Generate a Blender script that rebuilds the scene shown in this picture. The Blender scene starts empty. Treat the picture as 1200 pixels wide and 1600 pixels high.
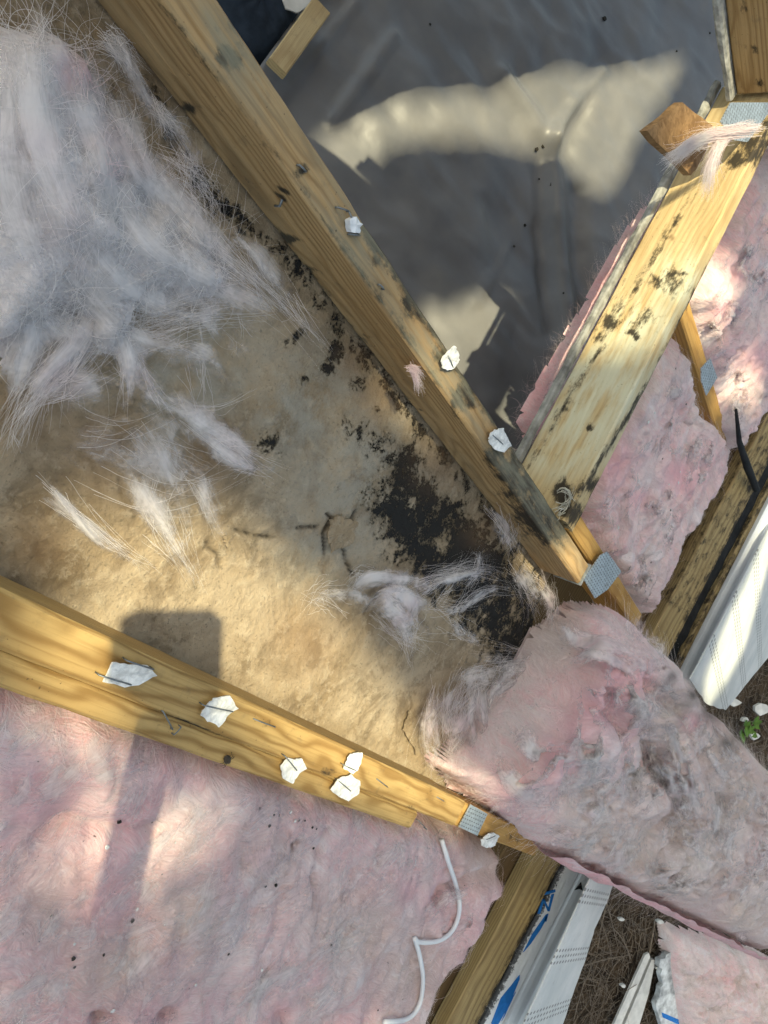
import bpy, bmesh, math, random
import numpy as np
from mathutils import Matrix, Vector
rnd = random.Random(7); rng = np.random.default_rng(7)
scene = bpy.context.scene; C = scene.collection
PI = math.pi

# ------------------------------------------------------------------ camera
CAMZ = 2.8                       # lens height above the ground (m)
F = 1202.0                       # focal length in photo pixels (1200 x 1600)
SLOPE = math.radians(25)         # pitch of the rafters
d1 = np.array([751., 739., F]); d1 /= np.linalg.norm(d1)      # down the rafters
_z = -(d1[0]*.505 - d1[1]*.863)/d1[2]
d2 = np.array([.505, -.863, _z]); d2 /= np.linalg.norm(d2)    # along the eave
d3 = np.cross(d1, d2)                                         # out of the roof plane
ex = math.cos(SLOPE)*d1 + math.sin(SLOPE)*d3
ez = -math.sin(SLOPE)*d1 + math.cos(SLOPE)*d3
EW = np.array([ex, d2, ez])      # camera axes -> world axes
camd = bpy.data.cameras.new('camera'); cam = bpy.data.objects.new('camera', camd); C.objects.link(cam)
right, down, fwd = EW[:, 0], EW[:, 1], EW[:, 2]
cam.matrix_world = Matrix(((right[0], -down[0], -fwd[0], 0), (right[1], -down[1], -fwd[1], 0),
                           (right[2], -down[2], -fwd[2], CAMZ), (0, 0, 0, 1)))
camd.sensor_fit = 'VERTICAL'; camd.sensor_height = 32; camd.lens = 32*F/1600
camd.clip_start = .02; camd.clip_end = 500
scene.camera = cam

# ------------------------------------------------------------------ light
_r = EW @ np.array([270-600, 1000-800, F]); SUN = _r/np.linalg.norm(_r)     # direction the sunlight travels
w = bpy.data.worlds.new('World'); scene.world = w; w.use_nodes = True
sky = w.node_tree.nodes.new('ShaderNodeTexSky'); sky.sky_type = 'NISHITA'; sky.sun_disc = False
sky.sun_elevation = math.asin(-SUN[2]); sky.sun_rotation = math.atan2(-SUN[0], -SUN[1])
sky.air_density = .75; sky.dust_density = 4.; sky.ozone_density = .3; sky.altitude = 200
bg = w.node_tree.nodes['Background']; bg.inputs[1].default_value = .15
w.node_tree.links.new(sky.outputs[0], bg.inputs[0])
sl = bpy.data.lights.new('sun', 'SUN'); sl.energy = 4.3; sl.angle = math.radians(.55); sl.color = (1, .88, .70)
so = bpy.data.objects.new('sun', sl); C.objects.link(so)
so.rotation_euler = Vector(SUN).to_track_quat('-Z', 'Y').to_euler(); so.location = (-2, 0, 9)
scene.view_settings.view_transform = 'Standard'; scene.view_settings.look = 'None'
scene.view_settings.exposure = 1.0
scene.view_settings.use_white_balance = True; scene.view_settings.white_balance_temperature = 7400; scene.view_settings.white_balance_tint = -4
scene.cycles.max_bounces = 5; scene.cycles.diffuse_bounces = 2; scene.cycles.transparent_max_bounces = 40
scene.cycles_curves.shape = 'RIBBONS'
scene.cycles.use_denoising = True; scene.cycles.use_adaptive_sampling = True; scene.cycles.adaptive_threshold = .03

# ------------------------------------------------------------------ frames: all have the lens as origin, tilted down along x
class Fr:
    def __init__(s, deg):
        t = math.radians(deg)
        s.R = np.array([[math.cos(t), 0, -math.sin(t)], [0, 1, 0], [math.sin(t), 0, math.cos(t)]])   # rows = axes in world
        s.M = Matrix.Translation((0, 0, CAMZ)) @ Matrix([list(s.R[:, i]) for i in range(3)]).to_4x4()
        r = s.R.T
        s.M = Matrix(((r[0][0], r[0][1], r[0][2], 0), (r[1][0], r[1][1], r[1][2], 0), (r[2][0], r[2][1], r[2][2], CAMZ), (0, 0, 0, 1)))
    def at(s, u, v, z):          # photo pixel -> local point on plane z
        r = s.R @ (EW @ np.array([u-600., v-800., F])); return r*z/r[2]
    def atl(s, pts, z): return [s.at(u, v, z) for u, v in pts]
    def px(s, P):                # local points (n,3) -> photo pixels
        c = (P @ s.R) @ EW
        return 600+F*c[:, 0]/c[:, 2], 800+F*c[:, 1]/c[:, 2]
RF = Fr(25); GF = Fr(0); BF = Fr(14); SF = Fr(30)

# ------------------------------------------------------------------ noise
def vn(x, y, s=0.):
    ix, iy = np.floor(x), np.floor(y); fx, fy = x-ix, y-iy
    fx = fx*fx*(3-2*fx); fy = fy*fy*(3-2*fy)
    def h(a, b):
        q = np.sin(a*127.1+b*311.7+s*74.7)*43758.5453; return q-np.floor(q)
    return (h(ix, iy)*(1-fx)+h(ix+1, iy)*fx)*(1-fy)+(h(ix, iy+1)*(1-fx)+h(ix+1, iy+1)*fx)*fy
def fbm(x, y, s=0., o=4):
    r = 0; a = .5; n = 0
    for i in range(o):
        r = r+a*vn(x*2**i+i*17.3, y*2**i-i*9.1, s+i); n += a; a *= .5
    return r/n
def segd(px, py, pts, closed=True):   # distance to polyline
    d = np.full(np.shape(px), 1e9); n = len(pts)
    for i in range(n if closed else n-1):
        ax, ay = pts[i][:2]; bx, by = pts[(i+1) % n][:2]; vx, vy = bx-ax, by-ay
        t = np.clip(((px-ax)*vx+(py-ay)*vy)/(vx*vx+vy*vy+1e-12), 0, 1)
        d = np.minimum(d, np.hypot(px-ax-t*vx, py-ay-t*vy))
    return d
def inside(px, py, pts):
    r = np.zeros(np.shape(px), bool); n = len(pts)
    for i in range(n):
        ax, ay = pts[i][:2]; bx, by = pts[(i+1) % n][:2]
        if ay == by: continue
        r ^= ((ay > py) != (by > py)) & (px < (bx-ax)*(py-ay)/(by-ay)+ax)
    return r
def blobs(px, py, L):
    v = np.zeros(np.shape(px))
    for x, y, r in L: v = np.maximum(v, np.exp(-((px-x)**2+(py-y)**2)/(r*r)))
    return v

# ------------------------------------------------------------------ materials
def mat(name):
    m = bpy.data.materials.new(name); m.use_nodes = True; nt = m.node_tree
    b = nt.nodes['Principled BSDF']; b.inputs['Specular IOR Level'].default_value = .2
    return m, nt, b
def node(nt, t, ins=None, **kw):
    n = nt.nodes.new(t)
    for k, v in kw.items(): setattr(n, k, v)
    for k, v in (ins or {}).items():
        if isinstance(v, bpy.types.NodeSocket): nt.links.new(v, n.inputs[k])
        else: n.inputs[k].default_value = v
    return n
def mth(nt, op, a, b=0., c=None, clamp=False):
    n = node(nt, 'ShaderNodeMath', {0: a, 1: b}, operation=op, use_clamp=clamp)
    if c is not None: n.inputs[2].default_value = c
    return n.outputs[0]
def mixc(nt, f, a, b, mode='MIX'):
    n = node(nt, 'ShaderNodeMix', data_type='RGBA', blend_type=mode)
    for s, v in ((n.inputs[0], f), (n.inputs[6], a), (n.inputs[7], b)):
        if isinstance(v, bpy.types.NodeSocket): nt.links.new(v, s)
        else: s.default_value = (*v, 1) if isinstance(v, tuple) else v
    return n.outputs[2]
def sstep(nt, v, a, b):
    n = node(nt, 'ShaderNodeMapRange', {0: v, 1: a, 2: b}, interpolation_type='SMOOTHSTEP'); return n.outputs[0]
def noise(nt, vec, scale, detail=4., rough=.55, dist=0.):
    return node(nt, 'ShaderNodeTexNoise', {'Vector': vec, 'Scale': scale, 'Detail': detail, 'Roughness': rough, 'Distortion': dist}).outputs[0]
def mapv(nt, vec, scale=(1, 1, 1), loc=(0, 0, 0), rot=(0, 0, 0)):
    return node(nt, 'ShaderNodeMapping', {'Vector': vec, 'Scale': scale, 'Location': loc, 'Rotation': rot}).outputs[0]
def attr(nt, name): return node(nt, 'ShaderNodeAttribute', attribute_name=name).outputs['Fac']
def bump(nt, b, h, strength=.5, dist=.002):
    n = node(nt, 'ShaderNodeBump', {'Height': h, 'Strength': strength, 'Distance': dist}); nt.links.new(n.outputs[0], b.inputs['Normal'])

def plain(name, col, rough=.6, metal=0., var=.25, scale=60., bs=.3):
    m, nt, b = mat(name); tc = node(nt, 'ShaderNodeTexCoord').outputs['Object']
    n1 = noise(nt, tc, scale, 5); n2 = noise(nt, tc, scale*.17, 3)
    f = mth(nt, 'ADD', mth(nt, 'MULTIPLY', n1, .6), mth(nt, 'MULTIPLY', n2, .4))
    c = mixc(nt, sstep(nt, f, .3, .7), tuple(x*(1-var) for x in col), tuple(min(1, x*(1+var*.6)) for x in col))
    nt.links.new(c, b.inputs['Base Color']); b.inputs['Roughness'].default_value = rough; b.inputs['Metallic'].default_value = metal
    bump(nt, b, n1, bs, .001); return m

def film_mat(name, base):
    """drawn-out sheet of glass wool: streaks of fibre with gaps between them; runs along 'fu'"""
    m = base.copy(); m.name = name; nt = m.node_tree; out = nt.nodes['Material Output']; src = out.inputs[0].links[0].from_socket
    fu, fv, cov, sd = attr(nt, 'fu'), attr(nt, 'fv'), attr(nt, 'cov'), attr(nt, 'sd')
    def st(a, b, d):
        v = node(nt, 'ShaderNodeCombineXYZ', {0: mth(nt, 'MULTIPLY', fu, a), 1: mth(nt, 'MULTIPLY', fv, b), 2: sd}).outputs[0]
        return node(nt, 'ShaderNodeTexNoise', {'Vector': v, 'Scale': 1., 'Detail': d, 'Roughness': .65, 'Distortion': .7}).outputs[0]
    n1 = st(16., 55., 5.); n2 = st(30., 480., 3.); n3 = noise(nt, node(nt, 'ShaderNodeNewGeometry').outputs['Position'], 34., 5, .62, .8)
    q = mth(nt, 'ADD', mth(nt, 'ADD', mth(nt, 'MULTIPLY', sstep(nt, n1, .25, .75), .42), mth(nt, 'MULTIPLY', sstep(nt, n3, .25, .75), .42)), mth(nt, 'MULTIPLY', sstep(nt, n2, .25, .75), .16))
    al = sstep(nt, mth(nt, 'ADD', q, mth(nt, 'MULTIPLY', cov, 1.1)), .66, 1.6)
    tp = node(nt, 'ShaderNodeBsdfTransparent'); mx = node(nt, 'ShaderNodeMixShader', {0: al}); nt.links.new(tp.outputs[0], mx.inputs[1]); nt.links.new(src, mx.inputs[2]); nt.links.new(mx.outputs[0], out.inputs[0])
    bp = [n for n in nt.nodes if n.type == 'BSDF_PRINCIPLED'][0]; bm = node(nt, 'ShaderNodeBump', {'Height': q, 'Strength': .35, 'Distance': .003}); nt.links.new(bm.outputs[0], bp.inputs['Normal']); return m

def wood(name, light, dark, cy=.0, cz=-.05, freq=900., seed=0., ringmix=.55):
    """sawn softwood; grain runs along the object's x; 'stain' = black mould, 'pale' = mildew bloom"""
    m, nt, b = mat(name); tc = node(nt, 'ShaderNodeTexCoord').outputs['Object']
    wv = noise(nt, mapv(nt, tc, (3., 9., 9.), (seed, seed*2, 0)), 1., 3)
    sx = node(nt, 'ShaderNodeSeparateXYZ', {0: tc})
    y = mth(nt, 'SUBTRACT', mth(nt, 'ADD', sx.outputs[1], mth(nt, 'MULTIPLY', mth(nt, 'SUBTRACT', wv, .5), .035)), cy)
    z = mth(nt, 'SUBTRACT', mth(nt, 'ADD', sx.outputs[2], mth(nt, 'MULTIPLY', mth(nt, 'SUBTRACT', wv, .5), .05)), cz)
    r = mth(nt, 'SQRT', mth(nt, 'ADD', mth(nt, 'MULTIPLY', y, y), mth(nt, 'MULTIPLY', z, z)))
    ring = mth(nt, 'MULTIPLY_ADD', mth(nt, 'SINE', mth(nt, 'MULTIPLY', r, freq)), .5, .5)
    fib = noise(nt, mapv(nt, tc, (9., 420., 420.), (seed, 0, 0)), 1., 4, .6)
    big = noise(nt, mapv(nt, tc, (5., 22., 22.), (seed*3, 0, 0)), 1., 3)
    k = mth(nt, 'MULTIPLY', mth(nt, 'POWER', ring, 2.2), ringmix)
    c = mixc(nt, k, light, dark)
    c = mixc(nt, mth(nt, 'MULTIPLY', sstep(nt, fib, .42, .75), .45), c, dark)
    c = mixc(nt, mth(nt, 'MULTIPLY', sstep(nt, big, .45, .8), .5), c, (light[0]*.62, light[1]*.5, light[2]*.38))
    gn = noise(nt, tc, 55., 6, .65)
    c = mixc(nt, mth(nt, 'MULTIPLY', sstep(nt, gn, .56, .75), .3), c, (.11, .09, .06))
    pale = mth(nt, 'MULTIPLY', attr(nt, 'pale'), sstep(nt, noise(nt, mapv(nt, tc, (14., 60., 60.)), 1., 5), .3, .62))
    c = mixc(nt, mth(nt, 'MULTIPLY', pale, .8), c, (.56, .56, .42))
    st = attr(nt, 'stain'); sn = noise(nt, mapv(nt, tc, (38., 80., 80.)), 1., 8, .72)
    sm = sstep(nt, mth(nt, 'ADD', mth(nt, 'MULTIPLY', st, .88), sstep(nt, sn, .25, .75)), .80, 1.40)
    c = mixc(nt, mth(nt, 'MULTIPLY', sstep(nt, mth(nt, 'ADD', mth(nt, 'MULTIPLY', st, .62), mth(nt, 'MULTIPLY', sstep(nt, sn, .25, .75), .6)), .45, .95), .55), c, (.10, .065, .03))
    c = mixc(nt, mth(nt, 'MULTIPLY', sm, .93), c, (.022, .019, .015))
    gz_ = mth(nt, 'MULTIPLY', attr(nt, 'grey'), sstep(nt, noise(nt, mapv(nt, tc, (10., 90., 90.)), 1., 6, .65), .3, .65)); c = mixc(nt, mth(nt, 'MULTIPLY', gz_, .75), c, (.24, .225, .16))
    sp = sstep(nt, noise(nt, tc, 240., 2), .70, .76)
    c = mixc(nt, mth(nt, 'MULTIPLY', sp, .6), c, (.04, .03, .02))
    nt.links.new(c, b.inputs['Base Color']); b.inputs['Roughness'].default_value = .72
    kn = sstep(nt, noise(nt, mapv(nt, tc, (16., 42., 42.), (seed, 4, 1)), 1., 2), .70, .78); c = mixc(nt, mth(nt, 'MULTIPLY', kn, .7), c, (.13, .07, .03)); nt.links.new(c, b.inputs['Base Color'])
    hgt = mth(nt, 'SUBTRACT', mth(nt, 'ADD', mth(nt, 'MULTIPLY', fib, .7), mth(nt, 'MULTIPLY', gn, .5)), mth(nt, 'MULTIPLY', ring, .25))
    bump(nt, b, hgt, .55, .0016); return m

def wool_thin(name, pink=.5, dirt=.3, white=.3, seed=0., ang=0., con=1.):
    m, nt, b = mat(name); p = node(nt, 'ShaderNodeNewGeometry').outputs['Position']; v = mapv(nt, p, (1, 1, 1), (seed*3.1, seed*1.7, seed))
    a = noise(nt, v, 9., 3, .6, .5); c = mixc(nt, sstep(nt, a, .55-.34*pink, .98-.34*pink), (.76, .70, .68), (.80, .52, .54)); c = mixc(nt, min(.85, white*.55), c, (.88, .86, .86))
    if dirt > .15: c = mixc(nt, mth(nt, 'MULTIPLY', sstep(nt, noise(nt, v, 14., 3), .6-.2*dirt, .75), .6), c, (.34, .29, .24))
    c = mixc(nt, mth(nt, 'MULTIPLY', attr(nt, 'stain'), .85), c, (.06, .058, .055)); c = mixc(nt, mth(nt, 'MULTIPLY', attr(nt, 'pale'), .7), c, (.78, .42, .46)); c = mixc(nt, mth(nt, 'MULTIPLY', attr(nt, 'grime'), .5), c, (.44, .385, .32))
    nt.links.new(c, b.inputs['Base Color']); b.inputs['Roughness'].default_value = .9; b.inputs['Specular IOR Level'].default_value = .05
    tr = node(nt, 'ShaderNodeBsdfTranslucent', {'Color': c}); mx = node(nt, 'ShaderNodeMixShader', {0: .4}); nt.links.new(b.outputs[0], mx.inputs[1]); nt.links.new(tr.outputs[0], mx.inputs[2]); nt.links.new(mx.outputs[0], nt.nodes['Material Output'].inputs[0]); return m
def wool(name, pink=.5, dirt=.3, white=.3, seed=0., ang=0., hair=False, con=1.):
    if hair: return wool_thin(name, pink, dirt, white, seed, ang)
    m, nt, b = mat(name); p = node(nt, 'ShaderNodeNewGeometry').outputs['Position']
    v = mapv(nt, p, (1, 1, 1), (seed*3.1, seed*1.7, seed))
    wn = node(nt, 'ShaderNodeTexNoise', {'Vector': v, 'Scale': 5., 'Detail': 3.}).outputs['Color']
    wv_ = node(nt, 'ShaderNodeVectorMath', {0: wn, 1: (.5, .5, .5)}, operation='SUBTRACT').outputs[0]
    sw = node(nt, 'ShaderNodeVectorMath', {0: wv_, 1: (.22, .22, .22), 2: v}, operation='MULTIPLY_ADD').outputs[0]
    st = mapv(nt, sw, (14., 60., 60.), (0, 0, 0), (0, 0, ang))
    a = noise(nt, v, 7., 5, .6, .6); bn = noise(nt, st, 1., 5, .65, .8); cn = noise(nt, v, 3.6, 6, .62, .4)
    fine = noise(nt, mapv(nt, sw, (60., 520., 400.), (0, 0, 0), (0, 0, ang)), 1., 4, .65)
    pk = sstep(nt, mth(nt, 'ADD', mth(nt, 'MULTIPLY', a, .6), mth(nt, 'MULTIPLY', bn, .4)), .55-.34*pink, .98-.34*pink)
    c = mixc(nt, pk, (.74, .63, .61), (.82, .44, .46))
    wh = sstep(nt, mth(nt, 'ADD', mth(nt, 'MULTIPLY', cn, .55), mth(nt, 'MULTIPLY', bn, .45)), .68-.3*white, .84-.3*white)
    c = mixc(nt, mth(nt, 'MULTIPLY', wh, .8), c, (.82, .79, .79))
    dn = sstep(nt, noise(nt, mapv(nt, v, (1, 1, 1), (5, 9, 2)), 5.5, 7, .66), .72-.38*dirt, .86-.3*dirt)
    c = mixc(nt, mth(nt, 'MULTIPLY', dn, .72), c, (.42, .35, .29))
    gm = mth(nt, 'MULTIPLY', attr(nt, 'grime'), sstep(nt, mth(nt, 'ADD', mth(nt, 'MULTIPLY', a, .5), mth(nt, 'MULTIPLY', bn, .5)), .28, .62))
    c = mixc(nt, mth(nt, 'MULTIPLY', gm, .8), c, (.52, .455, .385))
    bm_ = noise(nt, mapv(nt, sw, (5., 16., 16.), (7, 3, 1), (0, 0, ang)), 1., 5, .65); c = mixc(nt, mth(nt, 'MULTIPLY', sstep(nt, bm_, .50, .70), .5*con), c, (.50, .38, .36)); c = mixc(nt, mth(nt, 'MULTIPLY', sstep(nt, bm_, .46, .30), .5*con), c, (.82, .80, .81))
    mid = noise(nt, mapv(nt, sw, (40., 150., 120.), (3, 1, 2), (0, 0, ang)), 1., 4, .65)
    c = mixc(nt, mth(nt, 'MULTIPLY', sstep(nt, mid, .52, .75), .45*con), c, (.34, .26, .25))
    c = mixc(nt, mth(nt, 'MULTIPLY', sstep(nt, fine, .48, .70), .34), c, (.92, .86, .85))
    c = mixc(nt, mth(nt, 'MULTIPLY', sstep(nt, fine, .5, .30), .28*con), c, (.40, .30, .30))
    at_ = attr(nt, 'stain'); c = mixc(nt, mth(nt, 'MULTIPLY', at_, .85), c, (.06, .058, .055))
    pt_ = attr(nt, 'pale'); c = mixc(nt, mth(nt, 'MULTIPLY', pt_, .8), c, (.78, .42, .46))
    if not hair:
        sp = sstep(nt, noise(nt, v, 190., 2), .73, .77); c = mixc(nt, mth(nt, 'MULTIPLY', sp, .75), c, (.03, .025, .02))
        hgt = mth(nt, 'ADD', mth(nt, 'ADD', bn, mth(nt, 'MULTIPLY', mid, .8)), mth(nt, 'MULTIPLY', fine, .6)); bump(nt, b, hgt, .6, .006)
    nt.links.new(c, b.inputs['Base Color']); b.inputs['Roughness'].default_value = .9; b.inputs['Specular IOR Level'].default_value = .08
    tr = node(nt, 'ShaderNodeBsdfTranslucent', {'Color': c}); mx = node(nt, 'ShaderNodeMixShader', {0: .45 if hair else .15})
    nt.links.new(b.outputs[0], mx.inputs[1]); nt.links.new(tr.outputs[0], mx.inputs[2])
    nt.links.new(mx.outputs[0], nt.nodes['Material Output'].inputs[0]); return m

# ------------------------------------------------------------------ object helpers
def tag(o, label, cat, group=None, kind=None):
    if label: o['label'] = label
    if cat: o['category'] = cat
    if group: o['group'] = group
    if kind: o['kind'] = kind
    return o
def mk(name, V, Fc, m, M=None, parent=None, smooth=False, attrs=None):
    me = bpy.data.meshes.new(name); me.from_pydata([tuple(map(float, v)) for v in V], [], [tuple(map(int, f)) for f in Fc]); me.update()
    if m: me.materials.append(m)
    for k, a in (attrs or {}).items():
        at_ = me.attributes.new(k, 'FLOAT', 'POINT'); at_.data.foreach_set('value', np.asarray(a, np.float32))
    if smooth: me.polygons.foreach_set('use_smooth', [True]*len(me.polygons))
    o = bpy.data.objects.new(name, me); C.objects.link(o)
    if parent: o.parent = parent
    if M is not None: o.matrix_local = M
    return o
def mknp(name, V, Q, m, M=None, parent=None, attrs=None):      # fast quads / tris from numpy
    V = np.asarray(V, np.float32); Q = np.asarray(Q, np.int32); n, k = Q.shape
    me = bpy.data.meshes.new(name); me.vertices.add(len(V)); me.vertices.foreach_set('co', V.ravel())
    me.loops.add(n*k); me.loops.foreach_set('vertex_index', Q.ravel()); me.polygons.add(n)
    me.polygons.foreach_set('loop_start', np.arange(0, n*k, k, dtype=np.int32)); me.polygons.foreach_set('loop_total', np.full(n, k, np.int32))
    me.polygons.foreach_set('use_smooth', np.ones(n, bool)); me.update(calc_edges=True); me.validate()
    if m: me.materials.append(m)
    for kk, a in (attrs or {}).items():
        at_ = me.attributes.new(kk, 'FLOAT', 'POINT'); at_.data.foreach_set('value', np.asarray(a, np.float32))
    o = bpy.data.objects.new(name, me); C.objects.link(o)
    if parent: o.parent = parent
    if M is not None: o.matrix_local = M
    return o
def empty(name, M):
    o = bpy.data.objects.new(name, None); C.objects.link(o); o.empty_display_size = .05; o.matrix_world = M; return o
def hair(name, S, rad, m, M=None, parent=None, attrs=None):                # S: (n,k,3); rad: float or (n,k)
    S = np.asarray(S, np.float32); n, k, _ = S.shape
    hc = bpy.data.hair_curves.new(name); hc.add_curves([k]*n)
    hc.attributes['position'].data.foreach_set('vector', S.reshape(-1))
    ra = hc.attributes.get('radius') or hc.attributes.new('radius', 'FLOAT', 'POINT')
    if np.isscalar(rad):
        t = np.linspace(0, 1, k); rad = np.broadcast_to(rad*(1-.8*t**2), (n, k))*rng.uniform(.4, 1.25, (n, 1))
    ra.data.foreach_set('value', np.asarray(rad, np.float32).ravel())
    for kk, a_ in (attrs or {}).items():
        hc.attributes.new(kk, 'FLOAT', 'POINT').data.foreach_set('value', np.asarray(a_, np.float32).ravel())
    hc.materials.append(m); o = bpy.data.objects.new(name, hc); C.objects.link(o)
    if parent: o.parent = parent
    if M is not None: o.matrix_local = M
    o['kind'] = 'stuff'; return o
def T(v): return Matrix.Translation(Vector(tuple(float(x) for x in v)))

def beam(name, fr, A, B, wy, wz, m, parent=None, stain=None, pale=None, grey=None, bev=.003, step=.008, seed=0., rough=.0006, up=None, world=True, taper=None):
    """timber from A to B (frame-local, centre line of the underside), width wy, height wz"""
    A = Vector(tuple(map(float, A))); B = Vector(tuple(map(float, B))); X = (B-A).normalized()
    U = Vector(up) if up else Vector((0, 0, 1)); Y = U.cross(X).normalized(); Z = X.cross(Y); L = (B-A).length
    Ml = Matrix(((X.x, Y.x, Z.x, A.x), (X.y, Y.y, Z.y, A.y), (X.z, Y.z, Z.z, A.z), (0, 0, 0, 1)))
    sec = []
    def side(p, q):
        n = max(1, int(math.hypot(q[0]-p[0], q[1]-p[1])/step))
        for i in range(n): sec.append((p[0]+(q[0]-p[0])*i/n, p[1]+(q[1]-p[1])*i/n))
    h = wy/2; c = [(-h+bev, 0), (h-bev, 0), (h, bev), (h, wz-bev), (h-bev, wz), (-h+bev, wz), (-h, wz-bev), (-h, bev)]
    for i in range(8): side(c[i], c[(i+1) % 8])
    sec = np.array(sec); k = len(sec); n = max(2, int(L/step)+1); xs = np.linspace(0, L, n)
    V = np.zeros((n, k, 3)); V[:, :, 0] = xs[:, None]; V[:, :, 1] = sec[:, 0]; V[:, :, 2] = sec[:, 1]
    g = fbm(V[..., 0]*30+seed, (V[..., 1]+V[..., 2]*1.7)*160, seed, 3)-.5
    cc = np.array([0, wz/2]); dd = sec-cc; dd = dd/np.linalg.norm(dd, axis=1)[:, None]
    V[:, :, 1] += g*dd[None, :, 0]*rough*2.5; V[:, :, 2] += g*dd[None, :, 1]*rough*2.5
    if taper: V[:, :, 2] = V[:, :, 2]*np.interp(xs/L, *taper)[:, None]
    idx = np.arange(n*k).reshape(n, k); Q = np.stack([idx[:-1], idx[1:], np.roll(idx, -1, 1)[1:], np.roll(idx, -1, 1)[:-1]], -1).reshape(-1, 4)
    Fc = [tuple(q[::-1]) for q in Q]+[tuple(idx[0])[::-1], tuple(idx[-1])]
    Vf = V.reshape(-1, 3); Mf = np.array(Ml); P = Vf @ Mf[:3, :3].T+Mf[:3, 3]
    u, v = fr.px(P); at_ = {'stain': np.zeros(len(Vf)), 'pale': np.zeros(len(Vf))}
    if stain: at_['stain'] = np.clip(stain(u, v, Vf), 0, 1)
    if pale: at_['pale'] = np.clip(pale(u, v, Vf), 0, 1)
    if grey: at_['grey'] = np.clip(grey(u, v, Vf), 0, 1)
    o = mk(name, Vf, Fc, m, None, None, False, at_)
    o.matrix_world = fr.M @ Ml
    if parent:
        o.parent = parent; o.matrix_parent_inverse = parent.matrix_world.inverted()
    return o
def slab(name, fr, pts_px, z, thick, m, parent=None, pts=None, jag=0., n=1, crump=0., seed=1):
    """flat piece cut along an outline, its upper face on plane z of the frame; jag roughens the outline"""
    P = np.array(pts if pts is not None else fr.atl(pts_px, z))[:, :2]
    if n > 1:
        Q = []
        for i in range(len(P)):
            a, b = P[i], P[(i+1) % len(P)]
            for j in range(n):
                q = a+(b-a)*j/n
                Q.append(q+(rng.normal(0, jag, 2) if j else rng.normal(0, jag*.4, 2)))
        P = np.array(Q)
    o0 = P.mean(0); c = P-o0; k = len(c)
    V = [(x, y, crump*math.sin(i*2.3+seed)) for i, (x, y) in enumerate(c)]+[(x, y, -thick+crump*math.sin(i*2.3+seed)) for i, (x, y) in enumerate(c)]
    ar = sum(c[i][0]*c[(i+1) % k][1]-c[(i+1) % k][0]*c[i][1] for i in range(k)); r = list(range(k))
    if crump:
        V += [(0, 0, crump*1.2), (0, 0, -thick)]
        Fc = [(i, (i+1) % k, 2*k) for i in r]+[((i+1) % k+k, i+k, 2*k+1) for i in r]+[(i, i+k, (i+1) % k+k, (i+1) % k) for i in r]
    else: Fc = [tuple(r), tuple(i+k for i in r[::-1])]+[(i, i+k, (i+1) % k+k, (i+1) % k) for i in r]
    if ar < 0: Fc = [f[::-1] for f in Fc]
    o = mk(name, V, Fc, m); o.matrix_world = fr.M @ T((o0[0], o0[1], z))
    if parent:
        o.parent = parent; o.matrix_parent_inverse = parent.matrix_world.inverted()
    return o
def tube(name, fr, pts, r, m, parent=None, seg=6, closed_taper=False):
    pts = [Vector(tuple(map(float, p))) for p in pts]; V = []; Fc = []; n = len(pts); O = pts[0].copy()
    for i, p in enumerate(pts):
        d = (pts[min(i+1, n-1)]-pts[max(i-1, 0)]).normalized(); a = d.orthogonal().normalized()
        if i and abs(d.dot(pa)) < .99: a = (pa-d*pa.dot(d)).normalized()
        pa = a; b = d.cross(a); rr = r[i] if isinstance(r, (list, tuple)) else r
        for j in range(seg):
            q = p-O+(a*math.cos(2*PI*j/seg)+b*math.sin(2*PI*j/seg))*rr; V.append(q)
    for i in range(n-1):
        for j in range(seg): Fc.append((i*seg+j, i*seg+(j+1) % seg, (i+1)*seg+(j+1) % seg, (i+1)*seg+j))
    Fc += [tuple(range(seg))[::-1], tuple(range((n-1)*seg, n*seg))]
    o = mk(name, V, Fc, m, None, None, True); o.matrix_world = fr.M @ T(O)
    if parent:
        o.parent = parent; o.matrix_parent_inverse = parent.matrix_world.inverted()
    return o
def spline(P, n):
    P = np.array(P, float); P2 = np.vstack([2*P[0]-P[1], P, 2*P[-1]-P[-2]]); k = len(P)-1; out = []
    for t in np.linspace(0, k, n):
        i = min(int(t), k-1); f = t-i; a, b, c, d = P2[i], P2[i+1], P2[i+2], P2[i+3]
        out.append(.5*((2*b)+(c-a)*f+(2*a-5*b+4*c-d)*f*f+(3*b-a-3*c+d)*f**3))
    return np.array(out)

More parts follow.
